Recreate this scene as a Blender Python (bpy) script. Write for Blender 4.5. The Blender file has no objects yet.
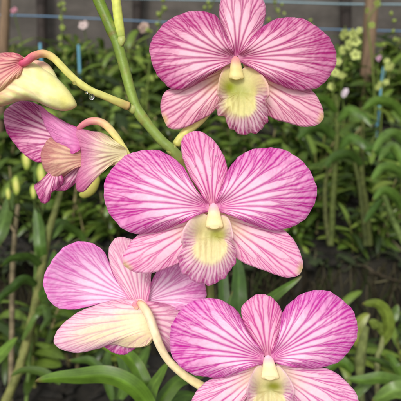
import bpy, math, random
import numpy as np
from mathutils import Vector

random.seed(7)
RNG = np.random.default_rng(11)
S = bpy.context.scene
COL = S.collection

# ------------------------------------------------------------------ camera
PITCH = math.radians(24.0)
CAM = np.array([0.0, 0.0, 1.30])
HALF = math.radians(20.0)
FPX = 200.5 / math.tan(HALF)
FWD = np.array([0, math.cos(PITCH), -math.sin(PITCH)])
UP = np.array([0, math.sin(PITCH), math.cos(PITCH)])
RIGHT = np.array([1.0, 0, 0])

cd = bpy.data.cameras.new('camera')
cam = bpy.data.objects.new('camera', cd)
COL.objects.link(cam)
cam.location = CAM
cam.rotation_euler = (math.pi / 2 - PITCH, 0, 0)
cd.sensor_width = 36
cd.lens = 18 / math.tan(HALF)
cd.clip_start = 0.01
cd.clip_end = 500
cd.dof.use_dof = True
cd.dof.focus_distance = 0.200
cd.dof.aperture_fstop = 31
S.camera = cam


def W(px, py, D):
    """pixel of the 401 px photo + distance along the view axis -> world points"""
    px = np.asarray(px, float); py = np.asarray(py, float); D = np.asarray(D, float)
    return CAM + D[..., None] * (FWD + RIGHT * ((px - 200.5) / FPX)[..., None] - UP * ((py - 200.5) / FPX)[..., None])


def PH(x, y, h, D0):
    """pixel position and height (in pixels, towards the viewer) over a plane D0 away"""
    return W(x, y, D0 - np.asarray(h, float) * D0 / FPX)


def lin(r, g, b, k=1.0):
    f = lambda c: ((c / 255 + 0.055) / 1.055) ** 2.4 if c > 10 else c / 255 / 12.92
    return np.array([f(r), f(g), f(b)]) * k


def smooth(x, a=0.0, b=1.0):
    t = np.clip((np.asarray(x, float) - a) / (b - a), 0, 1)
    return t * t * (3 - 2 * t)


# ------------------------------------------------------------------ objects
def tag(o, label=None, cat=None, group=None, kind=None):
    if label: o['label'] = label
    if cat: o['category'] = cat
    if group: o['group'] = group
    if kind: o['kind'] = kind
    return o


def empty(name, loc, label=None, cat=None, group=None, rz=0.0):
    o = bpy.data.objects.new(name, None)
    o.empty_display_size = 0.02
    COL.objects.link(o)
    o.location = Vector([float(c) for c in loc])
    o.rotation_euler = (0, 0, rz)
    return tag(o, label, cat, group)


def build(name, V, F, mat, parent=None, col=None, origin=None, smooth_shade=True):
    """V world verts (n,3); F quads/tris lists or an (m,4) array; parent empties are unrotated when built in world space"""
    V = np.asarray(V, float)
    if origin is None:
        origin = np.array(parent_origin(parent)) if parent is not None else V.mean(0)
    L = V - origin
    me = bpy.data.meshes.new(name)
    if isinstance(F, np.ndarray):
        m, k = F.shape
        me.vertices.add(len(L)); me.vertices.foreach_set('co', L.ravel())
        me.loops.add(m * k); me.loops.foreach_set('vertex_index', F.astype(np.int32).ravel())
        me.polygons.add(m); me.polygons.foreach_set('loop_start', np.arange(0, m * k, k, dtype=np.int32))
        me.update(calc_edges=True)
    else:
        me.from_pydata([tuple(v) for v in L], [], F)
        me.update()
    if smooth_shade:
        me.polygons.foreach_set('use_smooth', np.ones(len(me.polygons), dtype=bool))
    if col is not None:
        a = me.color_attributes.new('Col', 'FLOAT_COLOR', 'POINT')
        c = np.ones((len(L), 4)); c[:, :3] = np.clip(col, 0, 1)
        a.data.foreach_set('color', c.ravel())
    me.materials.append(mat)
    o = bpy.data.objects.new(name, me)
    COL.objects.link(o)
    if parent is not None:
        o.parent = parent
        # children of a part sit at the part's own origin
    else:
        o.location = Vector([float(c) for c in origin])
    return o


def parent_origin(p):
    o = Vector((0, 0, 0))
    while p is not None:
        o = o + p.location
        p = p.parent
    return o


def grid_faces(nr, nt, wrap=False):
    i = np.arange(nr - 1)[:, None]
    j = np.arange(nt if wrap else nt - 1)[None, :]
    jn = (j + 1) % nt
    f = np.stack([i * nt + j, i * nt + jn, (i + 1) * nt + jn, (i + 1) * nt + j], -1)
    return f.reshape(-1, 4)


def catmull(P, n, closed=False):
    P = np.asarray(P, float)
    if closed:
        Q = np.vstack([P[-1], P, P[0], P[1]])
    else:
        Q = np.vstack([2 * P[0] - P[1], P, 2 * P[-1] - P[-2]])
    m = len(Q) - 3
    out = []
    t = np.linspace(0, 1, 24, endpoint=False)[:, None]
    for k in range(m):
        a, b, c, d = Q[k:k + 4]
        out.append(0.5 * (2 * b + (c - a) * t + (2 * a - 5 * b + 4 * c - d) * t ** 2 + (3 * b - a - 3 * c + d) * t ** 3))
    out.append(Q[-2][None] if not closed else P[0][None])
    C = np.vstack(out)
    s = np.concatenate([[0], np.cumsum(np.linalg.norm(np.diff(C, axis=0), axis=1))])
    u = np.linspace(0, s[-1], n, endpoint=not closed)
    return np.stack([np.interp(u, s, C[:, k]) for k in range(C.shape[1])], 1)


# ------------------------------------------------------------------ materials
def new_mat(name):
    m = bpy.data.materials.new(name)
    m.use_nodes = True
    nt = m.node_tree
    nt.nodes.clear()
    out = nt.nodes.new('ShaderNodeOutputMaterial')
    return m, nt, out


def ND(nt, kind, **kw):
    n = nt.nodes.new(kind)
    for k, v in kw.items():
        if k in n.inputs:
            n.inputs[k].default_value = v
        else:
            setattr(n, k, v)
    return n


def flesh(name, rough=0.45, transl=0.3, bump=0.15, bscale=1400.0, mott=0.12, spec=0.35, sheen=0.0, warm=(1, 1, 1), sss=0.0):
    """plant tissue: base colour from the Col pigment attribute, with fine mottling, bump and light passing through"""
    m, nt, out = new_mat(name)
    at = ND(nt, 'ShaderNodeAttribute', attribute_name='Col')
    tc = ND(nt, 'ShaderNodeTexCoord')
    nz = ND(nt, 'ShaderNodeTexNoise', Scale=bscale * 0.45, Detail=3.0, Roughness=0.6)
    nt.links.new(tc.outputs['Object'], nz.inputs['Vector'])
    mr = ND(nt, 'ShaderNodeMapRange')
    mr.inputs['From Min'].default_value = 0.3; mr.inputs['From Max'].default_value = 0.7
    mr.inputs['To Min'].default_value = 1 - mott; mr.inputs['To Max'].default_value = 1 + mott
    nt.links.new(nz.outputs['Fac'], mr.inputs['Value'])
    mx = ND(nt, 'ShaderNodeMix', data_type='RGBA', blend_type='MULTIPLY')
    mx.inputs['Factor'].default_value = 1
    nt.links.new(at.outputs['Color'], mx.inputs['A'])
    nt.links.new(mr.outputs['Result'], mx.inputs['B'])
    bs = ND(nt, 'ShaderNodeTexNoise', Scale=bscale, Detail=2.0)
    nt.links.new(tc.outputs['Object'], bs.inputs['Vector'])
    bp = ND(nt, 'ShaderNodeBump', Strength=bump, Distance=0.0006)
    nt.links.new(bs.outputs['Fac'], bp.inputs['Height'])
    p = ND(nt, 'ShaderNodeBsdfPrincipled', Roughness=rough)
    p.inputs['Specular IOR Level'].default_value = spec
    p.inputs['Sheen Weight'].default_value = sheen
    if sss:
        p.inputs['Subsurface Weight'].default_value = sss
        p.inputs['Subsurface Radius'].default_value = (0.002, 0.0015, 0.001)
        p.inputs['Subsurface Scale'].default_value = 1.0
    nt.links.new(mx.outputs['Result'], p.inputs['Base Color'])
    nt.links.new(bp.outputs['Normal'], p.inputs['Normal'])
    if transl > 0:
        tr = ND(nt, 'ShaderNodeBsdfTranslucent')
        nt.links.new(mx.outputs['Result'], tr.inputs['Color'])
        nt.links.new(bp.outputs['Normal'], tr.inputs['Normal'])
        ms = ND(nt, 'ShaderNodeMixShader', Fac=transl)
        nt.links.new(p.outputs[0], ms.inputs[1]); nt.links.new(tr.outputs[0], ms.inputs[2])
        nt.links.new(ms.outputs[0], out.inputs['Surface'])
    else:
        nt.links.new(p.outputs[0], out.inputs['Surface'])
    return m


M_PETAL = flesh('petal_tissue', rough=0.42, transl=0.3, bump=0.12, bscale=1500, mott=0.07, spec=0.22, sheen=0.0)
M_LIP = flesh('lip_tissue', rough=0.42, transl=0.5, bump=0.15, bscale=1300, mott=0.06, spec=0.25)
M_WAX = flesh('waxy_tissue', rough=0.45, transl=0.0, bump=0.15, bscale=900, mott=0.07, spec=0.28, sss=0.3)
M_STEM = flesh('stem_tissue', rough=0.42, transl=0.0, bump=0.18, bscale=800, mott=0.12, spec=0.32, sss=0.15)
M_LEAF = flesh('leaf_tissue', rough=0.36, transl=0.3, bump=0.15, bscale=260, mott=0.22, spec=0.45)
M_CANE = flesh('cane_tissue', rough=0.65, transl=0.0, bump=0.4, bscale=220, mott=0.4, spec=0.12)
M_BLOOM = flesh('bloom_tissue', rough=0.5, transl=0.3, bump=0.1, bscale=400, mott=0.1, spec=0.3)


def solid(name, rgb, rough=0.7, scale=20, amount=0.35, stretch=(1, 1, 1), rgb2=None, bump=0.3, bdist=0.01, detail=8.0):
    m, nt, out = new_mat(name)
    tc = ND(nt, 'ShaderNodeTexCoord')
    mp = ND(nt, 'ShaderNodeMapping'); mp.inputs['Scale'].default_value = stretch
    nt.links.new(tc.outputs['Object'], mp.inputs['Vector'])
    nz = ND(nt, 'ShaderNodeTexNoise', Scale=scale, Detail=detail, Roughness=0.65)
    nt.links.new(mp.outputs[0], nz.inputs['Vector'])
    cr = ND(nt, 'ShaderNodeValToRGB')
    a = np.array(rgb) * (1 - amount); b = np.array(rgb2 if rgb2 is not None else np.array(rgb) * (1 + amount))
    cr.color_ramp.elements[0].position = 0.32; cr.color_ramp.elements[1].position = 0.68
    cr.color_ramp.elements[0].color = (*a, 1); cr.color_ramp.elements[1].color = (*b, 1)
    nt.links.new(nz.outputs['Fac'], cr.inputs[0])
    bp = ND(nt, 'ShaderNodeBump', Strength=bump, Distance=bdist)
    nt.links.new(nz.outputs['Fac'], bp.inputs['Height'])
    p = ND(nt, 'ShaderNodeBsdfPrincipled', Roughness=rough)
    nt.links.new(cr.outputs[0], p.inputs['Base Color'])
    nt.links.new(bp.outputs[0], p.inputs['Normal'])
    nt.links.new(p.outputs[0], out.inputs['Surface'])
    return m


M_SOIL = solid('dark_soil', (0.013, 0.011, 0.007), 0.9, 14, 0.5, bump=0.8, bdist=0.03)
M_BED = solid('weathered_bed', (0.011, 0.009, 0.006), 0.85, 9, 0.65, stretch=(3.5, 3.5, 0.35), rgb2=(0.040, 0.035, 0.021), bump=0.7, bdist=0.02)
M_HUSK = solid('coconut_husk', (0.012, 0.010, 0.006), 0.9, 60, 0.6, stretch=(1, 1, 1), rgb2=(0.022, 0.018, 0.011), bump=0.8, bdist=0.01)
M_MOSS = solid('moss', (0.028, 0.045, 0.012), 0.9, 60, 0.5, bump=0.8, bdist=0.01)
M_WALL = solid('grey_panels', (0.082, 0.072, 0.062), 0.85, 3, 0.30, stretch=(1.5, 1, 2.5), rgb2=(0.125, 0.110, 0.096), bump=0.25, bdist=0.01)
M_POSTD = solid('dark_wood', (0.035, 0.026, 0.022), 0.8, 8, 0.4, stretch=(4, 4, 0.5))
M_POSTL = solid('bare_wood', (0.16, 0.098, 0.058), 0.75, 12, 0.35, stretch=(4, 4, 0.5), rgb2=(0.28, 0.185, 0.11))
M_BLUE = solid('blue_plastic', (0.11, 0.21, 0.33), 0.5, 30, 0.1, bump=0.0)
M_BLUEPALE = solid('faded_blue_plastic', (0.22, 0.32, 0.36), 0.5, 30, 0.1, bump=0.0)
M_STAKE = solid('blue_stake', (0.16, 0.40, 0.55), 0.5, 30, 0.1, bump=0.0)


def glass_mat():
    m, nt, out = new_mat('clear_water')
    p = ND(nt, 'ShaderNodeBsdfPrincipled', Roughness=0.02)
    p.inputs['Base Color'].default_value = (1, 1, 1, 1)
    p.inputs['IOR'].default_value = 1.33
    p.inputs['Transmission Weight'].default_value = 1.0
    nt.links.new(p.outputs[0], out.inputs['Surface'])
    return m


M_WATER = glass_mat()


# ------------------------------------------------------------------ petals
def vein_field(nr, nt, xy, n, seed, w0, ragged=0.3):
    """strength 0..1 of a branching vein pattern on the (r, theta) grid of a petal; xy in pixels"""
    rg = np.random.default_rng(seed)
    r = np.linspace(0, 1, nr)
    th = np.linspace(0, 1, nt)
    ds = np.linalg.norm(np.gradient(xy, th, axis=1), axis=2) + 1e-6        # px per unit theta
    paths = []

    def wob(a):
        ph = rg.uniform(0, 6.28, 3)
        return a / n * (np.sin(r * 7 + ph[0]) * 0.5 + np.sin(r * 15 + ph[1]) * 0.3 + np.sin(r * 31 + ph[2]) * 0.16 + np.sin(r * 55 + ph[0]) * 0.10) * smooth(r, 0.05, 0.5)
    for i in range(n):
        t0 = (i + 0.5 + rg.uniform(-0.16, 0.16)) / n
        base = t0 + wob(0.07)
        paths.append((base, 0.0, 1.0))
        for sgn in (-1, 1):
            rs = rg.uniform(0.34, 0.62)
            # a side vein leaves its main vein at a clear angle, then runs on beside it to the rim
            b1 = base + sgn * (0.335 + rg.uniform(-.05, .05)) / n * np.clip((r - rs) / 0.34, 0, 1) ** 0.75 + wob(0.05) * smooth(r, rs, rs + .3)
            paths.append((b1, rs, 0.66))
            for q in range(2):
                r2 = rg.uniform(rs + 0.1, 0.95); s2 = rg.choice((-1, 1))
                b2 = b1 + s2 * 0.165 / n * np.clip((r - r2) / 0.12, 0, 1) ** 0.75
                paths.append((b2, r2, 0.45))
    out = np.zeros((nr, nt))
    for pth, rs, k in paths:
        d = np.abs(th[None, :] - pth[:, None]) * np.minimum(ds, 1e3)
        w = np.minimum(w0 * k * (1.15 - 0.3 * r)[:, None], (0.22 if rs == 0 else 0.10) * ds / n + 0.15)
        g = np.exp(-(d / w) ** 2) * smooth(r, rs - 0.02, rs + 0.05)[:, None] * (0.58 + 0.42 * k)
        if rs == 0: g *= 1
        out = np.maximum(out, g)
    return out


def worley(xy, cell, seed):
    rg = np.random.default_rng(seed)
    P = xy.reshape(-1, 2)
    lo, hi = P.min(0), P.max(0)
    m = int(max(20, (hi - lo).prod() / cell ** 2))
    pts = rg.uniform(lo, hi, (m, 2))
    res = np.empty(len(P))
    for a in range(0, len(P), 4000):
        d = np.sqrt(((P[a:a + 4000, None] - pts[None]) ** 2).sum(-1))
        d.partition(1, axis=1)
        res[a:a + 4000] = d[:, 1] - d[:, 0]
    return np.exp(-(res.reshape(xy.shape[:2]) / (0.28 * cell)) ** 2)


def lownoise(xy, scale, seed):
    rg = np.random.default_rng(seed)
    v = np.zeros(xy.shape[:2])
    for k in range(6):
        a = rg.uniform(0, 6.28); f = 6.28 / scale * rg.uniform(0.6, 1.6)
        v += np.sin((xy[..., 0] * math.cos(a) + xy[..., 1] * math.sin(a)) * f + rg.uniform(0, 6.28))
    return v / 6


class Pal:
    def __init__(s, pale, wash, vein, base, tip=None):
        s.pale, s.wash, s.vein, s.base, s.tip = [lin(*c) if c is not None else None for c in (pale, wash, vein, base, tip)]


def petal(name, parent, D0, base, outline, pal, hfun, nv=9, seed=1, w0=1.15, nr=110, nt=290, wash=(0.75, 0.55, 0.3),
          vein_k=0.9, basek=0.25, bow=0.5, rough_edge=0.5, mat=None, retic=0.35, relief=0.4, tint=None, label=None, tipped=False, baser=0.28):
    """a petal or sepal grown from `base` (two points) out to a rim traced in pixels.
    hfun(r, th, x, y) is the height towards the viewer in pixels."""
    mat = mat or M_PETAL
    BL, BR = np.array(base[0], float), np.array(base[1], float)
    rim = catmull([BL] + list(outline) + [BR], nt)
    for _ in range(int((nt / 42) ** 2)):
        rim[1:-1] = 0.25 * rim[:-2] + 0.5 * rim[1:-1] + 0.25 * rim[2:]
    rg = np.random.default_rng(seed)
    th = np.linspace(0, 1, nt)
    n = np.gradient(rim, axis=0); n = np.stack([n[:, 1], -n[:, 0]], 1); n /= np.linalg.norm(n, axis=1)[:, None] + 1e-9
    rip = sum(np.sin(th * 6.28 * f + rg.uniform(0, 6.28)) * a for f, a in ((5, .4), (9, .35), (17, .25), (31, .2)))
    rim = rim + n * (rip * rough_edge * np.sin(np.pi * th) ** 0.5)[:, None]
    B = BL[None] * (1 - th[:, None]) + BR[None] * th[:, None]
    Bm = (BL + BR) / 2
    cen = rim.mean(0); ax = cen - Bm; ax /= np.linalg.norm(ax)
    d = rim - B
    along = (d @ ax)[:, None] * ax[None]
    ctrl = B + 0.5 * ((1 - bow) * d + bow * along)
    r = np.linspace(0, 1, nr) ** 0.92
    R = r[:, None, None]
    XY = (1 - R) ** 2 * B[None] + 2 * R * (1 - R) * ctrl[None] + R ** 2 * rim[None]
    v = vein_field(nr, nt, XY, nv, seed, w0)
    Lm = np.linalg.norm(d, axis=1).mean(); Pm = np.linalg.norm(np.diff(rim, axis=0), axis=1).sum()
    rad = r[:, None] * Lm + 0 * th[None]
    net = np.stack([rad / 1.9 + 1.2 * lownoise(XY, 9, seed + 3), th[None] * Pm * (0.35 + 0.55 * r[:, None]) + 1.2 * lownoise(XY, 8, seed + 4)], -1)
    wl = worley(net, 4.6, seed + 5)
    ln = lownoise(XY, 45, seed + 9)
    rr = r[:, None] * np.ones((1, nt)); tt = np.ones((nr, 1)) * th[None]
    reach = np.clip(np.linalg.norm(d, axis=1) / (0.55 * Lm), 0, 1)[None]      # short side rays stay low, near the base
    H = hfun(rr * reach, tt, XY[..., 0], XY[..., 1])
    H = H + relief * ((1 - v) - 0.5) * smooth(rr, 0.05, 0.3) - 0.15 * wl * smooth(rr, .4, .9)
    H = H - 1.6 * smooth(rr, 0.965, 1.0) ** 2          # the rim rolls back: the blade's own thickness shows
    # pigment
    side = np.abs(tt - 0.5) * 2
    wf = np.clip(wash[0] * smooth(rr, 0.48, 1.02) + wash[1] * smooth(side, 0.45, 1.0) + wash[2] * (1 - smooth(rr, 0.0, 0.35)) + 0.12 * ln, 0, 1)
    wf = np.clip(wf * (0.9 + 0.25 * ln), 0, 1)
    c = pal.pale * (1 - wf[..., None]) + pal.wash * wf[..., None]
    vf = np.clip(v * vein_k * (0.86 + 0.14 * ln) + retic * wl * smooth(rr, .42, .95) * 0.8, 0, 1)[..., None]
    c = c * (1 - vf) + pal.vein * vf
    bf = (basek * (1 - smooth(rr, 0.02, baser)))[..., None]
    c = c * (1 - bf) + pal.base * bf
    if pal.tip is not None and tipped:
        tf = (smooth(1 - side, 0.90, 1.0) * smooth(rr, 0.92, 0.99))[..., None] * 0.8
        c = c * (1 - tf) + pal.tip * tf
    if tint is not None:
        c = tint(c, rr, tt, XY[..., 0], XY[..., 1], v)
    V = PH(XY[..., 0], XY[..., 1], H, D0)
    o = build(name, V.reshape(-1, 3), grid_faces(nr, nt), mat, parent, c.reshape(-1, 3))
    if label: o['label'] = label
    return o


def hmake(h0=0, dome=5, rec=6, tilt=(0, 0), b=(0, 0), rip=1.5, k=3, ph=0.0, cup=0.0, sink=0.0):
    def f(r, th, x, y):
        side = (th - 0.5) * 2
        return (h0 - sink * (1 - smooth(r, 0.0, 0.28)) + dome * np.sin(np.pi * np.clip(r, 0, 1) * 0.8) - rec * r ** 3 + tilt[0] * (x - b[0]) + tilt[1] * (y - b[1])
                + rip * r ** 3 * np.sin(k * 6.28 * th + ph) + 0.5 * rip * r ** 4 * np.sin(2.3 * k * 6.28 * th + 2 * ph) + cup * side ** 2 * r)
    return f


def tube(name, parent, D0, pts, rad, col, mat=None, ns=18, nl=60, flat=1.0, bulge=None, label=None, capend=True, world=False):
    """a round stem along (x, y, h) pixel points; col(t, ang) -> rgb ; rad list along"""
    mat = mat or M_STEM
    if world:
        C = catmull(pts, nl)
    else:
        P = np.array(pts, float)
        q = catmull(P, nl)
        C = PH(q[:, 0], q[:, 1], q[:, 2], D0)
    t = np.linspace(0, 1, nl)
    ra = np.interp(t, np.linspace(0, 1, len(rad)), rad) * (1.0 if world else D0 / FPX)
    if bulge is not None:
        ra = ra * (1 + sum(a * np.exp(-((t - c0) / w) ** 2) for c0, a, w in bulge))
    if capend:
        ra = ra * np.sqrt(np.clip(1 - smooth(t, 1 - 1.2 / nl, 1) * 0.98, 0, 1)) * np.sqrt(np.clip(1 - (1 - smooth(t, 0, 1.2 / nl)) * 0.98, 0, 1))
    T = np.gradient(C, axis=0); T /= np.linalg.norm(T, axis=1)[:, None] + 1e-12
    view = -FWD if abs(T[0] @ FWD) < 0.9 else RIGHT
    A = np.cross(T, view); A /= np.linalg.norm(A, axis=1)[:, None] + 1e-12
    Bn = np.cross(A, T)
    an = np.linspace(0, 2 * np.pi, ns, endpoint=False)
    V = C[:, None] + ra[:, None, None] * (np.cos(an)[None, :, None] * A[:, None] + flat * np.sin(an)[None, :, None] * Bn[:, None])
    tt = t[:, None] * np.ones((1, ns)); aa = np.ones((nl, 1)) * an[None]
    c = col(tt, aa)
    o = build(name, V.reshape(-1, 3), grid_faces(nl, ns, True), mat, parent, c.reshape(-1, 3))
    if label: o['label'] = label
    return o


def ramp(*stops):
    """colour along t from (pos, (r,g,b) sRGB)"""
    ps = [s[0] for s in stops]; cs = np.array([lin(*s[1]) for s in stops])

    def f(t, a):
        n = 0.05 * np.sin(a * 3 + t * 14) + 0.05 * np.sin(a * 5 - t * 31) + 0.04 * np.sin(t * 90 + a) + 0.05 * np.sin(t * 23 + 2 * np.sin(a))
        return np.stack([np.interp(t, ps, cs[:, k]) for k in range(3)], -1) * (1 + n[..., None])
    return f


def pillow(name, parent, D0, center, outline, H, colf, nr=40, nt=90, h0=0, skew=(0, 0), mat=None, lump=0.6, seed=3, p=2.0, rib=0.0):
    """a swollen closed body whose silhouette is the traced outline"""
    mat = mat or M_WAX
    rim = catmull(outline, nt, closed=True)
    c = np.array(center, float)
    r = np.linspace(0, 1, nr)
    XY = c[None, None] + (rim[None] - c) * r[:, None, None]
    ln = lownoise(XY, 22, seed)
    hh = (1 - r ** p)[:, None] ** 0.5 * np.ones((1, nt))
    til = skew[0] * (XY[..., 0] - c[0]) + skew[1] * (XY[..., 1] - c[1])
    Hf = h0 + H * hh + lump * ln * hh + til
    Hf = Hf + rib * np.sin((XY[..., 1] - 0.45 * XY[..., 0]) * 0.62 + 0.8 * ln) * hh
    Hb = h0 - H * hh + til
    Vf = PH(XY[..., 0], XY[..., 1], Hf, D0).reshape(-1, 3)
    Vb = PH(XY[..., 0], XY[..., 1], Hb, D0).reshape(-1, 3)
    F = grid_faces(nr, nt, True)
    V = np.vstack([Vf, Vb])
    F = np.vstack([F, F[:, ::-1] + nr * nt])
    cc = colf(XY[..., 0], XY[..., 1], r[:, None] * np.ones((1, nt))).reshape(-1, 3)
    return build(name, V, F, mat, parent, np.vstack([cc, cc]))


def blend(a, b, t):
    t = np.asarray(t)[..., None]
    return a * (1 - t) + b * t


def lip_open(parent, D0, c, outline, pal, yel, green, gpos, callus, seed=4, h0=4.0, edge=0.35, mid_y=None, depth=6, skewh=0.0, sidepale=(254, 238, 222)):
    nr, nt = 90, 200
    rim = catmull(outline, nt, closed=True)
    cc = np.array(c, float)
    r = np.linspace(0, 1, nr)
    rgn = np.random.default_rng(seed)
    th = np.linspace(0, 1, nt, endpoint=False)
    d = rim - cc
    ang = np.arctan2(d[:, 1], d[:, 0])
    low = smooth(np.sin(ang), 0.05, 0.62); top = smooth(-np.sin(ang), 0.1, 1.0)
    sid = 1 - np.maximum(low, top)
    low, top, sid = low / (low + top + sid), top / (low + top + sid), sid / (low + top + sid)
    frill = low * (np.sin(th * 6.28 * 13 + 1) * 0.7 + np.sin(th * 6.28 * 23) * 0.5)
    un = d / np.linalg.norm(d, axis=1)[:, None]
    rim = rim - d * (0.10 * np.exp(-((np.sin(ang) - 0.33) / 0.12) ** 2))[:, None]
    rim = rim + un * (frill * 1.1)[:, None]
    XY = cc + (rim[None] - cc) * r[:, None, None]
    R = r[:, None] * np.ones((1, nt))
    hs = -depth + (depth + 13) * smooth(R, 0.34, 1.02) + 2 * R
    hl = -depth + (depth + 7) * smooth(R, 0.0, 0.60) - 6.5 * np.clip((R - 0.55) / 0.45, 0, 1) ** 1.6
    ht = -depth + (depth - 4) * R
    H = h0 + hs * sid + hl * low + ht * top + 2.6 * frill * R ** 3 + skewh * (XY[..., 0] - cc[0])
    X, Y = XY[..., 0], XY[..., 1]
    cal = np.exp(-(((X - callus[0]) / callus[2]) ** 2 + ((Y - callus[1]) / callus[3]) ** 2) ** 1.3)
    H = H + 2.5 * cal * (0.8 + 0.3 * np.cos((X - callus[0]) * 1.1))
    H = H - 1.5 * smooth(R, 0.96, 1) ** 2
    # pigment
    ir = th * 44
    wav = np.sin(R * 9 + rgn.uniform(0, 6)) * 0.25 + 0.12 * np.sin(R * 23 + th[None] * 70)
    dd = np.abs(((ir[None] + wav * R) % 1) - 0.5)
    ln = lownoise(XY, 14, seed)
    vein = np.exp(-(dd / 0.19) ** 2)
    br = np.exp(-(np.abs((((ir[None] * 2 + wav * 2)) % 1) - 0.5) / 0.28) ** 2) * smooth(R, 0.78, 0.92)
    vein = np.clip(np.maximum(vein, br) * (0.85 + 0.3 * ln), 0, 1)
    cream = lin(*yel)
    col = np.ones((nr, nt, 3)) * cream
    col = blend(col, lin(*sidepale), np.clip(sid[None] * smooth(R, 0.3, 0.9) * 1.2 + top[None] * 0.5 * smooth(R, .5, 1), 0, 1))
    lowm = smooth(np.clip(low + 0.45 * sid, 0, 1), 0.10, 0.55)[None] * smooth(R, 0.50, 0.66) * smooth(Y, cc[1] - 12, cc[1] + 8)
    lowm = np.clip(lowm * (1 - 0.95 * cal), 0, 1)
    col = blend(col, pal.pale * 0.5 + lin(254, 232, 238) * 0.5, lowm)
    col = blend(col, pal.wash * 0.25 + pal.vein * 0.75, vein * lowm)
    col = blend(col, pal.vein, vein * 0.30 * sid[None] * smooth(R, 0.45, 0.9) * (1 - lowm))
    col = blend(col, pal.wash, edge * smooth(R, 0.93, 1.0) * low[None])
    col = blend(col, pal.pale * 0.6 + lin(*sidepale) * 0.4, 0.8 * smooth(R, 0.9, 0.97) * (1 - low[None]))
    col = blend(col, lin(*yel), cal * 0.95)
    for gx, gy, gw, gh, gk in gpos:
        gg = np.exp(-((X - gx) / gw) ** 2 - ((Y - gy) / gh) ** 2)
        col = blend(col, lin(*green), np.clip(gg * gk, 0, 1))
    H = H - 0.9 * vein * lowm + 0.5 * ln * lowm
    V = PH(X, Y, H, D0)
    return build('lip', V.reshape(-1, 3), grid_faces(nr, nt, True), M_LIP, parent, col.reshape(-1, 3))


def column(parent, D0, top, bot, wt, wb, h0, h1, ca, cb):
    (x0, y0), (x1, y1) = top, bot
    nl, ns = 40, 28
    t = np.linspace(0, 1, nl)
    y0 = y0 - 3
    x = x0 + (x1 - x0) * t; y = y0 + (y1 - y0) * t; h = h0 + 5 + (h1 - h0 - 3) * np.sin(t * np.pi / 2)
    a = (wt + (wb - wt) * t ** 0.9) * np.sqrt(np.clip(1 - ((t - 0.84) / 0.16).clip(0, 1) ** 3, 0.0004, 1)) * np.sqrt(np.clip(1 - ((0.2 - t) / 0.2).clip(0, 1) ** 2, .02, 1))
    an = np.linspace(0, 2 * np.pi, ns, endpoint=False)
    X = x[:, None] + a[:, None] * np.cos(an)
    hn = np.maximum(np.sin(an), -0.5)
    Hh = h[:, None] + 0.40 * a[:, None] * hn
    Y = y[:, None] + 0 * X - 0.12 * a[:, None] * np.sin(an)
    cc = blend(np.ones((nl, ns, 3)) * lin(*ca), lin(*cb), smooth(t, 0.02, 0.6)[:, None] * np.ones((1, ns)))
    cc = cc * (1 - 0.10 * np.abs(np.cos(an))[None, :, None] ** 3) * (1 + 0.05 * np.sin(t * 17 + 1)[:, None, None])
    o = build('column', PH(X, Y, Hh, D0).reshape(-1, 3), grid_faces(nl, ns, True), M_WAX, parent, cc.reshape(-1, 3))
    # anther cap: a small rounded hood over the column's end
    cx, cy = x1 + (x0 - x1) * 0.16, y1 + (y0 - y1) * 0.16
    u = np.linspace(0, np.pi, 16); w = np.linspace(0, 2 * np.pi, 24, endpoint=False)
    A = wb * 0.6
    Xc = cx + A * np.sin(u)[:, None] * np.cos(w)
    Yc = cy + A * 0.62 * np.sin(u)[:, None] * np.sin(w) + 0.8
    Hc = h1 + 2 + 0.22 * wb + A * 0.22 * np.cos(u)[:, None] + 0 * Xc
    build('anther_cap', PH(Xc, Yc, Hc, D0).reshape(-1, 3), grid_faces(16, 24, True), M_WAX, o,
          np.ones((16 * 24, 3)) * lin(*cb) * 0.97)
    return o


# ---------------------------------------------------------------- the flowers
P_C = Pal((252, 208, 229), (222, 98, 188), (190, 34, 146), (206, 50, 140))
P_CS = Pal((250, 206, 222), (232, 126, 190), (200, 46, 142), (240, 222, 176), (206, 190, 120))
P_T = Pal((247, 196, 212), (200, 78, 156), (168, 30, 114), (170, 44, 106))
P_TS = Pal((246, 200, 208), (216, 104, 164), (172, 34, 110), (230, 208, 150), (222, 190, 120))
P_B = Pal((252, 210, 232), (226, 104, 196), (194, 38, 154), (210, 60, 150))
P_BS = Pal((252, 214, 230), (232, 116, 194), (200, 44, 150), (244, 222, 196), None)
P_L = Pal((254, 220, 243), (232, 106, 202), (202, 50, 164), (246, 214, 232))
P_LS = Pal((252, 214, 226), (234, 138, 196), (200, 66, 148), (244, 226, 180), (224, 170, 150))
P_S = Pal((250, 194, 216), (206, 56, 150), (164, 22, 114), (190, 90, 140))

KG = 'striped magenta orchid flowers on the arching stem'


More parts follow.
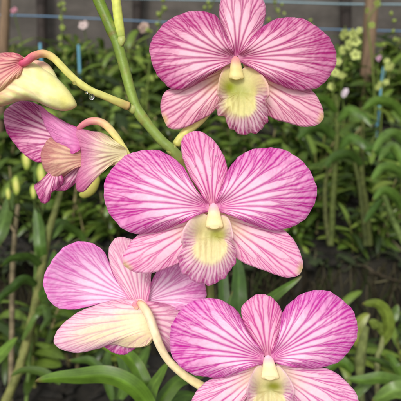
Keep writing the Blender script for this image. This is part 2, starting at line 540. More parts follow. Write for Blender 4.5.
def face_on(label, D0, base, lp, rp, ds, ls, rs, lipc, lipo, pal, pals, seed, cols, lipkw, tilt, pedicel, hs=(0, 0, 0, 0, 0), colargs=None):
    bx, by = base
    t = empty('orchid_flower', PH(bx, by, -6.0, D0), label, 'flower', KG)
    petal('petal', t, D0, *lp, pal, hmake(1.5, 8, 11, tilt, base, 3.2, 2.3, seed, cup=2, sink=7), nv=15, seed=seed, wash=(0.68, 0.54, 0.22), basek=0.25, w0=1.4, vein_k=1.0, retic=.45, rough_edge=0.9)
    petal('petal', t, D0, *rp, pal, hmake(1.5, 8, 11, tilt, base, 3.2, 1.7, seed + 2, cup=2, sink=7), nv=15, seed=seed + 1, wash=(0.68, 0.54, 0.22), basek=0.25, w0=1.4, vein_k=1.0, retic=.45, rough_edge=0.9)
    petal('sepal', t, D0, *ds, pal if not cols else Pal((248, 192, 216), (226, 100, 180), (192, 30, 138), (236, 190, 190)), hmake(-5, 3, 4, tilt, base, 1.2, 1.5, seed, cup=-2, sink=5), nv=9, seed=seed + 2, wash=(0.4, 0.8, 0.5), basek=0.3, nr=105, nt=210, w0=1.3, vein_k=1, retic=.2)
    petal('sepal', t, D0, *ls, pals, hmake(-16, 5, 2, tilt, base, 1.4, 1.3, seed, cup=-3), nv=10, seed=seed + 3, wash=(0.4, 0.5, 0.0), basek=0.9, nr=90, nt=210, w0=1.25, retic=.12, vein_k=1, tipped=True, baser=0.55)
    petal('sepal', t, D0, *rs, pals, hmake(-16, 5, 2, tilt, base, 1.4, 1.3, seed + 1, cup=-3), nv=10, seed=seed + 4, wash=(0.4, 0.5, 0.0), basek=0.9, nr=90, nt=210, w0=1.25, retic=.12, vein_k=1, tipped=True, baser=0.55)
    lip_open(t, D0, lipc, lipo, pal, **lipkw)
    column(t, D0, *colargs)
    tube('pedicel', t, D0, pedicel[0], pedicel[1], ramp((0, (232, 214, 160)), (0.5, (218, 210, 140)), (1, (190, 190, 100))), M_WAX)
    return t


# centre flower
face_on('bright magenta striped orchid flower in the middle, facing the viewer head on', 0.200, (212, 208),
        (((209, 212), (209, 203)),
         [(197, 215), (182, 223), (164, 230.5), (143, 234.5), (125, 230), (113, 219.5), (105, 204), (104, 186), (112, 168), (127, 154.5), (146, 150), (161, 151), (176, 159), (186, 171), (197, 191)]),
        (((216, 203), (216, 211)),
         [(221.5, 189), (227, 172), (238, 157), (255, 148.5), (273, 147.5), (293, 154), (308.5, 168), (316.5, 185), (314.5, 203.5), (305, 219.5), (288.5, 228.5), (270, 230), (251, 224.5), (233, 216)]),
        (((208, 206), (216, 206)),
         [(200, 192), (189, 175), (183, 158), (180.5, 144), (185, 134.5), (196, 131), (207, 134.5), (217, 144), (225, 159), (228, 175), (222, 194)]),
        (((214, 224), (206, 212)),
         [(198, 246), (180, 263), (165, 269), (150, 273.5), (135, 272.5), (126, 268.5), (122, 262), (124, 253), (134, 238), (150, 228), (182, 216)]),
        (((218, 210), (214, 222)),
         [(240, 213), (268, 222), (285, 230), (294.5, 241), (301.5, 256), (303, 270), (297, 277), (281, 276.5), (266, 271), (247, 264.5), (232, 253)]),
        (214, 236),
        [(214, 219), (206, 214.5), (200, 213), (190, 219.5), (182.5, 231), (180, 244), (177.5, 256), (179.5, 267), (185.5, 275.5), (195, 281.5), (207.5, 285), (219.5, 281.5), (229.5, 272), (236, 260.5), (237, 251), (233.5, 243), (233, 232), (229, 219), (223, 215)],
        P_C, P_CS, 21, True,
        dict(yel=(255, 248, 186), green=(176, 182, 64), gpos=[(216, 234, 10, 6.5, 0.9), (219, 235, 5, 4, .6), (199, 229, 7, 10, 0.3)], callus=(210, 249, 15, 13), h0=4),
        (0.0, 0.10), ([(212, 210, -8), (200, 206, -26), (188, 196, -44), (182, 170, -52)], [4.5, 4, 3.8, 3.8]),
        colargs=((213.5, 206), (214.5, 229), 3.8, 9.6, -1, 2.5, (232, 160, 180), (232, 212, 160)))

# top flower
face_on('dusky magenta striped orchid flower at the top, a yellow green throat in its lip', 0.212, (237, 58),
        (((235, 63), (234, 54)),
         [(227, 64), (211, 75), (190, 87), (174.5, 89.5), (160.5, 80.5), (153, 66), (149.5, 49), (155, 33), (169, 20), (187, 12), (202.5, 10.5), (216.5, 16), (224.5, 30), (230, 45)]),
        (((238, 54), (239, 62)),
         [(251, 38), (265, 24.5), (281, 17.5), (300, 18.5), (317, 26), (331, 40), (336.5, 56), (333.5, 71.5), (323, 84), (308.5, 90.5), (289, 89), (272, 82), (254, 69)]),
        (((233, 56), (241, 56)),
         [(227, 42), (221, 25), (219, 10), (224, -6), (243, -15), (260, -6), (266, 10), (262, 28), (250, 46)]),
        (((236, 76), (230, 62)),
         [(216, 109), (197, 122), (181, 129), (168, 127.5), (162, 116), (160.5, 104), (166, 91), (190, 80), (212, 68)]),
        (((243, 64), (246, 78)),
         [(270, 76), (300, 85), (313, 91), (321, 104), (324.5, 115), (319, 124), (305, 127.3), (286, 122.5), (270, 117), (255, 105)]),
        (240, 92),
        [(236, 72), (229, 67), (223, 69.5), (219, 79), (217, 94), (219, 101), (215.5, 107), (218, 114), (224.5, 117.5), (228, 125.5), (237, 133), (248, 134.5), (259.5, 131), (267, 122), (268.5, 106), (269.5, 90), (265.5, 79), (256, 69), (246, 67)],
        P_T, P_TS, 41, False,
        dict(yel=(250, 244, 168), green=(170, 186, 52), gpos=[(230, 87, 9, 8, 1.0), (243, 92, 10, 7, .5)], callus=(237, 105, 14, 11), h0=4, edge=0.15, sidepale=(246, 226, 170)),
        (0.0, 0.06), ([(228, 70, -10), (212, 104, -22), (200, 120, -24), (186, 132, -22), (175, 146, -20)], [4.5, 4.5, 4.8, 5, 4.6]),
        colargs=((235.5, 59), (236.5, 80), 3.6, 8.2, -1, 2.5, (202, 126, 134), (210, 194, 130)))

# lower right flower
face_on('pale pink striped orchid flower lowest on the right, cut by the bottom edge', 0.190, (267, 359),
        (((265, 364), (264, 353)),
         [(252, 366.5), (235, 374.5), (218, 377.5), (197.5, 376), (183, 369.5), (173, 357), (169, 340), (172.5, 322.5), (183, 308), (200, 298.5), (218, 299), (231, 305.5), (240, 314.5), (250, 336)]),
        (((271, 353), (271, 362)),
         [(279, 337), (282.5, 312), (292.5, 299.5), (307, 292), (324, 290), (339, 296.5), (352, 309.5), (358, 328), (355, 343), (345, 356), (333, 364.5), (313, 369), (292, 366.5)]),
        (((263, 356), (272, 356)),
         [(254, 343), (244, 324), (241, 312), (243, 305), (250, 298), (260, 293.7), (271, 297), (279, 304.5), (282, 315), (280, 332)]),
        (((266, 377), (258, 364)),
         [(250, 396), (232, 414), (212, 424), (196, 424), (188, 414), (192, 399), (205, 382), (225, 374), (246, 367)]),
        (((276, 363), (270, 377)),
         [(300, 366), (327, 368.5), (342, 377.5), (353.5, 389), (359, 402), (358, 416), (348, 424), (330, 422), (306, 412), (288, 398)]),
        (270, 390),
        [(269, 371), (263, 366), (257, 366), (251, 375.5), (247, 387), (245, 400), (241, 412), (243, 424), (252, 434), (268, 439), (284, 434), (295, 423), (298, 411), (295.5, 399), (294.5, 389), (289, 377), (280, 366), (276, 366)],
        P_B, P_BS, 61, True,
        dict(yel=(254, 247, 186), green=(150, 156, 44), gpos=[(273, 386, 9.5, 6, 1.0), (276, 387, 4, 3, .7), (257, 388, 6, 9, 0.35)], callus=(267, 404, 14, 12), h0=4, sidepale=(254, 236, 224)),
        (0.0, 0.06), ([(267, 361, -8), (252, 372, -28), (236, 392, -46), (222, 412, -60)], [4.5, 4.2, 4, 4]),
        colargs=((268, 358), (270.5, 380), 3.8, 9.8, -1, 2.5, (236, 170, 190), (236, 216, 168)))

# flower turned away, lower left
D = 0.222
t = empty('orchid_flower', PH(138, 303, 0, D), 'pale magenta orchid flower turned away, showing its cream back and curved stalk', 'flower', KG)
petal('petal', t, D, ((138, 306), (134, 296)),
      [(114, 300), (90, 306), (67.5, 310.5), (53, 304.5), (44, 290), (43.5, 275.5), (49.5, 264), (56, 256.5), (64.5, 246), (80, 241), (93.5, 243.5), (104.5, 252.5), (110, 266), (117, 283)],
      P_L, hmake(-8, -4, -8, (0.0, 0.0), (138, 303), 2.2, 2.2, 1, cup=-2), nv=16, seed=81, wash=(0.75, 0.5, -0.2), basek=0.0, vein_k=0.72, rough_edge=.8)
petal('petal', t, D, ((143, 298), (143, 306)),
      [(150, 284), (160, 268), (178, 263), (196, 270), (206, 287), (205, 299), (192, 309), (175, 310), (160, 305)],
      P_L, hmake(-9, -4, -8, (0.0, 0.0), (138, 303), 2, 2.2, 2, cup=-2), nv=15, seed=82, wash=(0.55, 0.4, -0.2), basek=0.0, vein_k=0.7)
petal('sepal', t, D, ((131, 305), (148, 304)),
      [(119, 285), (110, 266), (108.5, 252), (111, 243), (118, 236.7), (128, 238), (141, 246), (150, 262), (151, 282)],
      P_LS, hmake(-4, 3, 2, (0, 0), (138, 303), 1, 1.5, 0, cup=-3), nv=13, seed=83, wash=(0.15, 0.75, 0.2), basek=0.0, vein_k=0.7, retic=.15)


def cream_mid(c, rr, tt, x, y, v):
    k = np.exp(-((tt - 0.46) / 0.20) ** 2) * (1 - smooth(rr, 0.55, 1.0)) * 1.0
    k = np.maximum(k, smooth(x, 104, 124) * (0.15 + 0.85 * smooth(y, 304, 318)))
    return blend(c, lin(250, 238, 192), np.clip(0.9 * k * (1 - 0.45 * v * smooth(rr, .1, .4)), 0, 0.95))


petal('sepal', t, D, ((152, 338), (143, 301)),
      [(148, 345), (139, 347.5), (126, 347.5), (113, 344.5), (100, 348), (80, 353), (63, 350.5), (54, 343.5), (54.5, 335), (62.5, 324), (77, 313), (100, 303.5), (120, 299.5)],
      P_LS, lambda r, th, x, y: hmake(6.6, 4, 6, (0, 0), (138, 303), 1.0, 1.2, 0, cup=-9)(r, th, x, y) + 5 * np.exp(-((x - 139) / 13) ** 2 - ((y - 332) / 15) ** 2), nv=11, seed=84, wash=(0.2, 0.45, 0.0), basek=0.0, vein_k=0.75, tint=cream_mid, retic=.1, relief=0.2)
petal('sepal', t, D, ((145, 301), (150, 338)),
      [(163, 303), (182, 311), (187, 326), (180, 346), (170, 353), (160, 345)],
      P_LS, hmake(0, 4, 12, (0, 0), (138, 303), 1, 1.2, 0, cup=-4), nv=12, seed=85, wash=(0.45, 0.5, 0.1), basek=0.3, vein_k=0.7, retic=.1)
petal('lip', t, D, ((118, 338), (134, 336)),
      [(108, 340), (104, 346), (112, 352), (122, 355), (132, 351), (138, 344)],
      P_C, hmake(-12, 1, 2, (0, 0), (120, 340), 1.5, 4, 0), nv=9, seed=86, nr=40, nt=80, vein_k=1, wash=(.8, .6, .3))


def chin(x, y, r):
    c = np.ones(x.shape + (3,)) * lin(246, 235, 172)
    c = blend(c, lin(250, 226, 206), 1 - smooth(y, 303, 322))
    st = 0.5 + 0.5 * np.sin(x * 1.1 + 0.5 * np.sin(y * 0.3))
    c = blend(c, lin(226, 130, 176), 0.5 * st * (1 - smooth(y, 300, 318)))
    c = blend(c, lin(222, 206, 110), 0.5 * np.exp(-((x - 138) / 14) ** 2 - ((y - 343) / 6) ** 2))
    return blend(c, lin(206, 96, 112), np.exp(-((x - 133) / 5) ** 2 - ((y - 304) / 5) ** 2) * 0.6)


pillow('spur', t, D, (138, 326), [(138, 299), (130, 303), (125, 314), (121, 330), (123, 342), (131, 347), (143, 347), (152, 342), (155, 328), (151, 312), (145, 301)], 5, chin, h0=-0.5, p=1.8, lump=.3)
tube('pedicel', t, D, [(138, 302, 6), (143, 306, 13), (149, 316, 16), (154, 330, 14), (160, 346, 10), (169, 361, 4), (184, 375, -2), (201, 386, -6), (216, 396, -8)],
     [3.0, 4.4, 4.4, 4.2, 3.9, 3.9, 4.1, 4.8, 4.6],
     ramp((0, (206, 120, 110)), (0.06, (232, 196, 160)), (0.2, (243, 224, 190)), (0.7, (238, 222, 170)), (1, (226, 206, 140))), M_WAX)
pillow('scar', t, D, (134.5, 305.5), [(133.5, 302), (132, 305), (134, 308), (137, 310), (139, 307), (137, 302)], 0.7,
       lambda x, y, r: blend(np.ones(x.shape + (3,)) * lin(214, 128, 146), lin(226, 190, 150), smooth(y, 304, 311)), h0=8.6, nr=14, nt=40, lump=.8)

# side flower, upper left
D = 0.216
t = empty('orchid_flower', PH(124, 152, -4, D), 'wilting magenta orchid flower in profile on the left, its lip gone tan', 'flower', KG)
petal('petal', t, D, ((72, 154), (76, 128)),
      [(60, 152), (50, 158), (41, 163), (30, 159), (20, 150.5), (10, 138), (4.5, 125), (3.8, 112), (12, 104), (25, 100.7), (37.5, 104), (50, 113), (62, 120.5)],
      P_S, hmake(-6, 2, 4, (0.05, 0.28), (76, 140), 2, 2, 0, cup=3), nv=16, seed=101, wash=(0.55, 0.75, 0.1), basek=0.3, w0=1.2, vein_k=1)
petal('petal', t, D, ((80, 150), (79, 128)),
      [(72, 154), (63, 149), (54, 140.5), (47, 130), (42, 118), (38.5, 105), (50, 112.8), (62, 120.3)],
      Pal((232, 150, 200), (210, 84, 166), (186, 50, 142), (200, 90, 150), None),
      hmake(8, 4, 4, (0, 0.2), (76, 140), 1.5, 2, 0, cup=-6), nv=8, seed=102, wash=(0.25, 0.8, 0.2), basek=0.2, vein_k=0.35, retic=.2)
TAN = Pal((228, 188, 158), (212, 134, 152), (172, 92, 102), (200, 150, 104), None)
petal('lip', t, D, ((86, 168), (84, 148)),
      [(74, 168), (63, 177), (54, 181.5), (47, 173), (42, 165), (41, 152), (50, 137), (58, 142), (66, 147)],
      TAN, hmake(4, 9, 7, (0, 0), (70, 160), 3.0, 2.7, 0.8, cup=-15), nv=13, seed=103, wash=(0.4, 0.6, 0.1), basek=0.2, vein_k=0.7, nr=80, nt=160)
petal('lip_tip', t, D, ((60, 172), (50, 171)),
      [(64, 182), (58, 189), (52, 192), (49, 202), (41, 202.5), (37, 194), (34, 185), (40, 181)],
      P_S, hmake(4, 2, 4, (0, 0), (50, 175), 2.5, 4, 0), nv=8, seed=104, wash=(0.6, 0.5, 0.2), nr=60, nt=90, w0=1.0, label='crumpled magenta tip of the lip')
petal('sepal', t, D, ((82, 170), (78, 160)),
      [(80, 178), (74, 185), (64, 191), (55, 190), (56, 182), (66, 172)],
      P_S, hmake(-3, 2, 4, (0, 0), (70, 175), 1.5, 3, 0), nv=7, seed=105, wash=(0.5, 0.5, 0.2), nr=60, nt=90)


def side_tint(c, rr, tt, x, y, v):
    k = smooth(x, 84, 112)
    c = blend(c, lin(236, 228, 176), k * 0.92 * (1 - 0.35 * v * (1 - smooth(x, 100, 120))))
    return blend(c, lin(150, 92, 90), 0.7 * v * smooth(x, 92, 102) * (1 - smooth(x, 104, 124)) * smooth(y, 146, 156))


petal('sepal', t, D, ((128, 158), (126, 148)),
      [(118, 164.5), (101, 169), (92, 178), (87.5, 189), (80.5, 193.5), (75.5, 187), (78, 171), (80.5, 155), (76.5, 141), (73.5, 129.5), (79, 126.8), (90, 131), (102.5, 132.5), (114, 140)],
      Pal((240, 186, 204), (216, 110, 168), (184, 66, 134), (236, 226, 160), None),
      hmake(6, 14, 8, (0, 0), (126, 152), 1.5, 1.7, 0, cup=-9), nv=15, seed=106, wash=(0.75, 0.3, 0.0), basek=0.0, vein_k=0.6, tint=side_tint, retic=.15)
tube('pedicel', t, D, [(77, 130, 6), (84, 124, 8), (93, 121, 8), (103.5, 123.5, 7), (114, 134, 5), (124, 149, 1), (132, 162, -4), (146, 166, -16), (160, 152, -28)],
     [2.4, 3.6, 3.9, 3.6, 3.5, 3.6, 3.6, 3.4, 3.2],
     ramp((0, (196, 104, 130)), (0.14, (214, 142, 140)), (0.28, (218, 190, 134)), (0.42, (222, 214, 132)), (0.6, (212, 210, 124)), (1, (170, 180, 80))), M_WAX)

# half-open bud, upper left
D = 0.206
t = empty('orchid_bud', PH(26, 64, 0, D), 'half open yellow orchid bud flushed pink, cut by the left edge of the picture', 'bud')


def budcol(x, y, r):
    c = np.ones(x.shape + (3,)) * lin(232, 228, 170)
    c = blend(c, lin(206, 204, 104), 0.5 * np.clip(0.5 + 0.9 * lownoise(np.stack([x, y], -1), 16, 5), 0, 1))
    c = blend(c, lin(224, 180, 146), 0.55 * np.clip(0.5 + 0.5 * np.sin((y - 0.45 * x) * 0.9), 0, 1) ** 2 * smooth(-x, -62, -10))
    pk = np.clip(smooth(-(x + 0.75 * (y - 64)), -42, 4), 0, 1)
    st = 0.5 + 0.5 * np.sin(((y - 60) * 1.0 + (x) * 0.25) * 1.15 + 0.7 * np.sin(x * 0.17))
    c = blend(c, lin(222, 150, 130), pk * 0.75)
    c = blend(c, lin(186, 66, 100), pk * (0.25 + 0.55 * st ** 2))
    return blend(c, lin(214, 206, 84), 0.5 * np.exp(-((x - 68) / 12) ** 2 - ((y - 100) / 9) ** 2))


def budfade(c, rr, tt, x, y, v):
    return blend(c, lin(231, 224, 140), smooth(1.45 * (y - 64) + 0.9 * (x + 6), 22, 62) * (1 - .4 * v))


pillow('body', t, D, (24, 84), [(24, 57), (8, 54), (-12, 60), (-34, 76), (-46, 98), (-34, 108), (-12, 109), (4, 106), (18, 101.5), (33.5, 101), (51.5, 108.5), (65, 111), (74.5, 108), (76.5, 103), (67, 88), (52, 74), (38, 65)], 17, budcol, h0=0, lump=1.0, rib=0.28, p=2.6, nr=60, nt=140)
petal('sepal', t, D, ((24, 66), (24, 58)),
      [(19, 76), (9, 88), (-4, 98), (-22, 106), (-36, 98), (-30, 70), (-8, 55), (10, 52.5), (19, 53.5)],
      Pal((234, 176, 164), (214, 110, 132), (176, 46, 96), (196, 64, 108), None), hmake(14, 9, 6, (0, 0), (24, 62), 1.0, 2, 0, cup=-8), nv=11, seed=111, wash=(0.1, 0.45, 0.5), basek=0.3, nr=80, nt=180, mat=M_PETAL, w0=1.1, vein_k=.8, tint=budfade)
pillow('inner_sepal', t, D, (45, 77), [(30, 62), (39, 60.5), (48, 64), (55, 73), (59, 84), (52, 88), (40, 82), (30, 72)], 8,
       lambda x, y, r: blend(np.ones(x.shape + (3,)) * lin(224, 222, 160), lin(216, 170, 150), 1 - smooth(y, 62, 74)), h0=-3, nr=24, nt=60)
tube('pedicel', t, D, [(20, 64, 12), (25, 62.5, 17), (33.5, 56.2, 15), (44, 53.6, 11), (54, 58.5, 8), (67, 72, 5), (78, 82, 1), (90, 90, -3), (104, 96, -8), (118, 102, -14), (130, 107, -19)],
     [3.0, 3.9, 3.8, 3.7, 3.6, 3.6, 3.7, 3.7, 3.8, 4.2, 4.6],
     ramp((0, (190, 64, 108)), (0.10, (200, 96, 116)), (0.2, (206, 160, 118)), (0.34, (212, 206, 118)), (0.7, (202, 202, 116)), (0.9, (192, 186, 104)), (1, (186, 150, 100))), M_WAX, nl=90)

# flower stem and a stalk from above
DS = 0.214
t = empty('flower_spray', W(216.0, 470.0, 0.235), 'arching green flower stem that carries the orchid flowers', 'stem')
stem_pts = [(84, -40, 4), (92, -18, 4), (98.5, 0, 3), (107.5, 20, 2), (117, 42, 1), (124, 66, 0), (131, 92, -1), (138, 111, -2), (150, 127, -3), (162, 141, -4), (174, 152, -6),
            (192, 178, -18), (203, 215, -30), (207, 255, -34), (209.5, 290, -36), (213, 340, -38), (218, 400, -42), (222, 460, -50), (224, 560, -60)]
_sr = ramp((0, (98, 122, 38)), (0.12, (104, 128, 44)), (0.2, (124, 146, 62)), (0.32, (118, 140, 66)), (0.45, (108, 124, 66)), (1, (96, 116, 50)))


def stemcol(t, a):
    c = _sr(t, a)
    for tn in (0.125, 0.269, 0.358):
        c = blend(c, lin(126, 104, 58), 0.75 * np.exp(-((t - tn - 0.002 * np.cos(a)) / 0.0022) ** 2))
    fl = np.clip(np.sin(a * 2 + t * 57) * np.sin(t * 133 + a) - 0.72, 0, 1) * 2.2
    return blend(c, lin(140, 124, 70), np.clip(fl, 0, .7))


tube('stalk', t, DS, stem_pts, [6.0, 5.8, 5.6, 5.4, 5.0, 5.0, 5.0, 5.0, 5.0, 5.0, 5.2, 5, 5, 5, 5, 5.2, 5.4, 5.6, 6],
     stemcol, M_STEM, nl=200,
     bulge=[(0.118, .12, .008), (0.262, 0.16, 0.012), (0.352, .2, .014), (0.63, .15, .01)])
for (x, y, h, w, hh) in ((121, 40, 4, 4.5, 7), (133, 108, 0, 5.5, 6), (171, 149, -4, 5.5, 6)):
    pillow('bract', t, DS, (x, y), [(x - w, y - 1), (x - w * .4, y - hh * .8), (x + w * .8, y - hh * .6), (x + w, y + 1), (x + w * .2, y + hh), (x - w * .7, y + hh * .6)], 3.6,
           lambda X, Y, r: np.ones(X.shape + (3,)) * lin(150, 158, 84), h0=h, nr=10, nt=28, mat=M_STEM)
t = empty('flower_stalk', PH(121, 40, 3, DS), 'pale yellow green flower stalk descending to the stem from above the picture', 'stalk')
tube('pedicel', t, DS, [(110, -60, 14), (113, -25, 11), (116, 0, 8), (118.5, 20, 5), (121.5, 39, 2)], [4.2, 4.2, 4.4, 4.8, 4.4],
     ramp((0, (196, 206, 96)), (0.6, (204, 210, 104)), (0.9, (190, 200, 96)), (1, (150, 170, 80))), M_WAX)


# water drops on the bud's stalk
def drop(x, y, h, s, D0, label):
    u = np.linspace(0, np.pi, 14); w = np.linspace(0, 2 * np.pi, 20, endpoint=False)
    X = x + s * np.sin(u)[:, None] * np.cos(w); Hh = h + s * np.sin(u)[:, None] * np.sin(w)
    Y = y - s * 1.1 * np.cos(u)[:, None] * (1 + 0.12 * np.cos(u)[:, None]) + 0 * X
    o = build('water_drop', PH(X, Y, Hh, D0).reshape(-1, 3), grid_faces(14, 20, True), M_WATER)
    return tag(o, label, 'water drop', 'water drops under the bud stalk')


drop(74.5, 83.0, 4, 2.1, 0.206, 'clear water drop halfway along the bud stalk, nearer the bud')
drop(91.5, 97.2, -2, 2.9, 0.206, 'largest clear water drop, under the bud stalk towards the green stem')
drop(86.2, 92.6, 2, 1.5, 0.206, 'tiny clear water drop just left of the largest drop')


rg = np.random.default_rng(5)
for k in range(13):
    y = rg.uniform(137, 180); x = 204 + rg.uniform(-1, 1) * (13 if y < 165 else 9)
    rr_ = min(1, math.hypot(x - 212, y - 206) / 74)
    hh_ = -5 + 3 * math.sin(math.pi * .8 * rr_) - 4 * rr_ ** 3 + 0.1 * (y - 208) - 2 * 0.3 * rr_ + 0.4
    s_ = rg.uniform(.55, 1.05)
    u_ = np.linspace(0, np.pi, 10); w_ = np.linspace(0, 2 * np.pi, 14, endpoint=False)
    o_ = build('water_drop', PH(x + s_ * np.sin(u_)[:, None] * np.cos(w_), y + s_ * np.sin(u_)[:, None] * np.sin(w_), hh_ + 0.6 * s_ * np.cos(u_)[:, None] + 0 * w_, 0.2).reshape(-1, 3), grid_faces(10, 14, True), M_WATER)
    tag(o_, 'tiny clear water drop lying on the upper sepal of the middle flower', 'water drop', 'dew on the middle flower')


# ------------------------------------------------------------------ leaves and plants
GREENS = [(0.060, 0.105, 0.016), (0.085, 0.145, 0.020), (0.12, 0.185, 0.028), (0.18, 0.25, 0.040), (0.034, 0.060, 0.014)]


def leaf_geo(C, wid, Bn, fold=0.25, nv=7, col=(0.05, 0.1, 0.02), rg=None):
    """strap leaf along centres C (n,3), half widths wid, side vectors Bn; V-folded; returns verts, faces, colours"""
    n = len(C)
    T = np.gradient(C, axis=0); T /= np.linalg.norm(T, axis=1)[:, None] + 1e-12
    Bs = Bn - (Bn * T).sum(1)[:, None] * T; Bs /= np.linalg.norm(Bs, axis=1)[:, None] + 1e-12
    N = np.cross(Bs, T)
    s = np.linspace(-1, 1, nv)
    V = C[:, None] + wid[:, None, None] * (s[None, :, None] * Bs[:, None] + fold * (np.abs(s) ** 1.3)[None, :, None] * N[:, None])
    col = np.array(col)
    mid = np.exp(-(s / 0.16) ** 2)
    cc = col[None, None] * (1 + 0.35 * mid[None, :, None]) * np.ones((n, 1, 1))
    if n > 12:
        tl = np.linspace(0, 1, n)
        k1 = col.sum() * 997 % 6.28
        cc = cc * (1 + 0.10 * np.sin(s * 26 + k1)[None, :, None] + 0.10 * np.sin(tl * 9 + k1)[:, None, None] + 0.08 * np.sin(tl[:, None] * 23 + s[None] * 5 + k1)[..., None])
        dry = (smooth(tl, 0.93, 1.0)[:, None, None] + 0.5 * smooth(np.abs(s), 0.85, 1)[None, :, None] * smooth(np.sin(tl * 11 + k1 * 3), .6, 1)[:, None, None]).clip(0, 1)
        cc = cc * (1 - dry) + np.array((0.16, 0.12, 0.035)) * dry
    return V.reshape(-1, 3), grid_faces(n, nv), cc.reshape(-1, 3)


class Acc:
    def __init__(s): s.V, s.F, s.C, s.n = [], [], [], 0
    def add(s, V, F, C):
        s.V.append(V); s.F.append(F + s.n); s.C.append(C); s.n += len(V)
    def out(s): return np.vstack(s.V), np.vstack(s.F), np.vstack(s.C)


def wid_profile(n, w, a=0.55, b=0.75):
    t = np.linspace(0, 1, n)
    p = (t + 0.03) ** a * (1.0 - t) ** b
    return w * p / p.max() + 0.0002


def leaf_px(name, parent, pts, w, col, roll=0.0, fold=0.25, n=48, a=0.45, b=0.6, nv=17):
    """leaf along (x, y, D) pixel points with half width w px; rolled about its axis"""
    P = np.array(pts, float)
    q = catmull(P, n)
    C = W(q[:, 0], q[:, 1], q[:, 2])
    T = np.gradient(C, axis=0); T /= np.linalg.norm(T, axis=1)[:, None]
    view = C - CAM; view /= np.linalg.norm(view, axis=1)[:, None]
    Sd = np.cross(T, view); Sd /= np.linalg.norm(Sd, axis=1)[:, None]
    Bn = math.cos(roll) * Sd + math.sin(roll) * view
    C = C + Sd * (0.04 * w * np.sin(np.linspace(0, 9, n) + w) * q[:, 2] / FPX)[:, None] + UP * (0.10 * w * np.sin(np.linspace(0, 14, n) + 2 * w) * q[:, 2] / FPX)[:, None]
    V, F, c = leaf_geo(C, wid_profile(n, w, a, b) * q[:, 2] / FPX, Bn, fold, nv, (col[0] * 2.0, col[1] * 1.55, col[2] * 1.0))
    return build(name, V, F, M_LEAF, parent, c)


def tube_geo(C, rad, ns, colf):
    n = len(C)
    T = np.gradient(C, axis=0); T /= np.linalg.norm(T, axis=1)[:, None] + 1e-12
    A = np.cross(T, np.array([0.31, 0.95, 0.05])); A /= np.linalg.norm(A, axis=1)[:, None] + 1e-12
    Bn = np.cross(T, A)
    an = np.linspace(0, 2 * np.pi, ns, endpoint=False)
    V = C[:, None] + rad[:, None, None] * (np.cos(an)[None, :, None] * A[:, None] + np.sin(an)[None, :, None] * Bn[:, None])
    c = colf(np.linspace(0, 1, n))[:, None] * np.ones((1, ns, 1))
    return V.reshape(-1, 3), grid_faces(n, ns, True), c.reshape(-1, 3)


CANES = [((0.10, 0.12, 0.03), (0.20, 0.20, 0.06)), ((0.07, 0.10, 0.025), (0.16, 0.19, 0.05)), ((0.18, 0.15, 0.07), (0.26, 0.22, 0.10))]


def plant_geo(rg, hgt, ncane, leaf_len, leaf_w, lpc=7, tone=1.0):
    """cane meshes and one foliage mesh, base at the origin"""
    canes = []; fol = Acc()
    for i in range(ncane):
        az = rg.uniform(0, 6.28); lean = rg.uniform(0.05, 0.45)
        hh = hgt * rg.uniform(0.65, 1.05)
        b = np.array([rg.uniform(-.05, .05), rg.uniform(-.05, .05), -0.01])
        d = np.array([math.cos(az), math.sin(az), 0])
        t = np.linspace(0, 1, 22)
        C = b + np.outer(t * hh, [0, 0, 1]) + np.outer(t ** 1.6 * hh * lean, d)
        nod = 1 + 0.14 * (np.abs(np.sin(t * 22)) ** 6)
        r = (0.0048 + 0.002 * rg.uniform()) * nod * (1.05 - 0.5 * t)
        ca, cb = CANES[rg.integers(0, 3)]
        ca, cb = np.array(ca), np.array(cb)
        canes.append(tube_geo(C, r, 8, lambda tt: ca + (cb - ca) * (0.5 + 0.5 * np.sin(tt * 44))[:, None] * 0.9))
        ph = rg.uniform(0, 6.28)
        for k in range(lpc):
            f = 0.30 + 0.70 * (k + rg.uniform(0, .5)) / lpc
            f = min(f, 1.0)
            p0 = np.array([np.interp(f, t, C[:, j]) for j in range(3)])
            a = ph + k * math.pi + rg.uniform(-.9, .9)
            L = leaf_len * rg.uniform(0.6, 1.15)
            el = rg.uniform(0.1, 1.1)
            dr = rg.uniform(0.5, 1.7)
            s = np.linspace(0, 1, 9)
            e = el - dr * s
            dx = np.concatenate([[0], np.cumsum(np.cos(e[:-1]))]) * L / 8
            dz = np.concatenate([[0], np.cumsum(np.sin(e[:-1]))]) * L / 8
            Cn = p0 + np.outer(dx, [math.cos(a), math.sin(a), 0]) + np.outer(dz, [0, 0, 1])
            Bn = np.tile(np.array([-math.sin(a), math.cos(a), rg.uniform(-.4, .4)]), (9, 1))
            g = np.array(GREENS[rg.choice(5, p=[.25, .25, .22, .13, .15])]) * rg.uniform(0.6, 1.2) * tone
            fol.add(*leaf_geo(Cn, wid_profile(9, leaf_w * rg.uniform(.7, 1.1), .5, .6), Bn, rg.uniform(.1, .35), 5, g))
    return canes, fol.out()


def make_plant(rg, name, loc, label, cat, group, hgt, ncane, L, Wd, lpc=7, tone=1.0, parts=True):
    canes, fol = plant_geo(rg, hgt, ncane, L, Wd, lpc, tone)
    t = empty(name, loc, label, cat, group)
    o0 = np.array(loc)
    for c in canes:
        build('cane', c[0] + o0, c[1], M_CANE, t, c[2])
    build('foliage', fol[0] + o0, fol[1], M_LEAF, t, fol[2])
    return t


def copy_tree(o, parent=None):
    c = o.copy(); COL.objects.link(c); c.parent = parent
    for ch in o.children: copy_tree(ch, c)
    return c


# ------------------------------------------------------------------ setting
BZ = 0.50


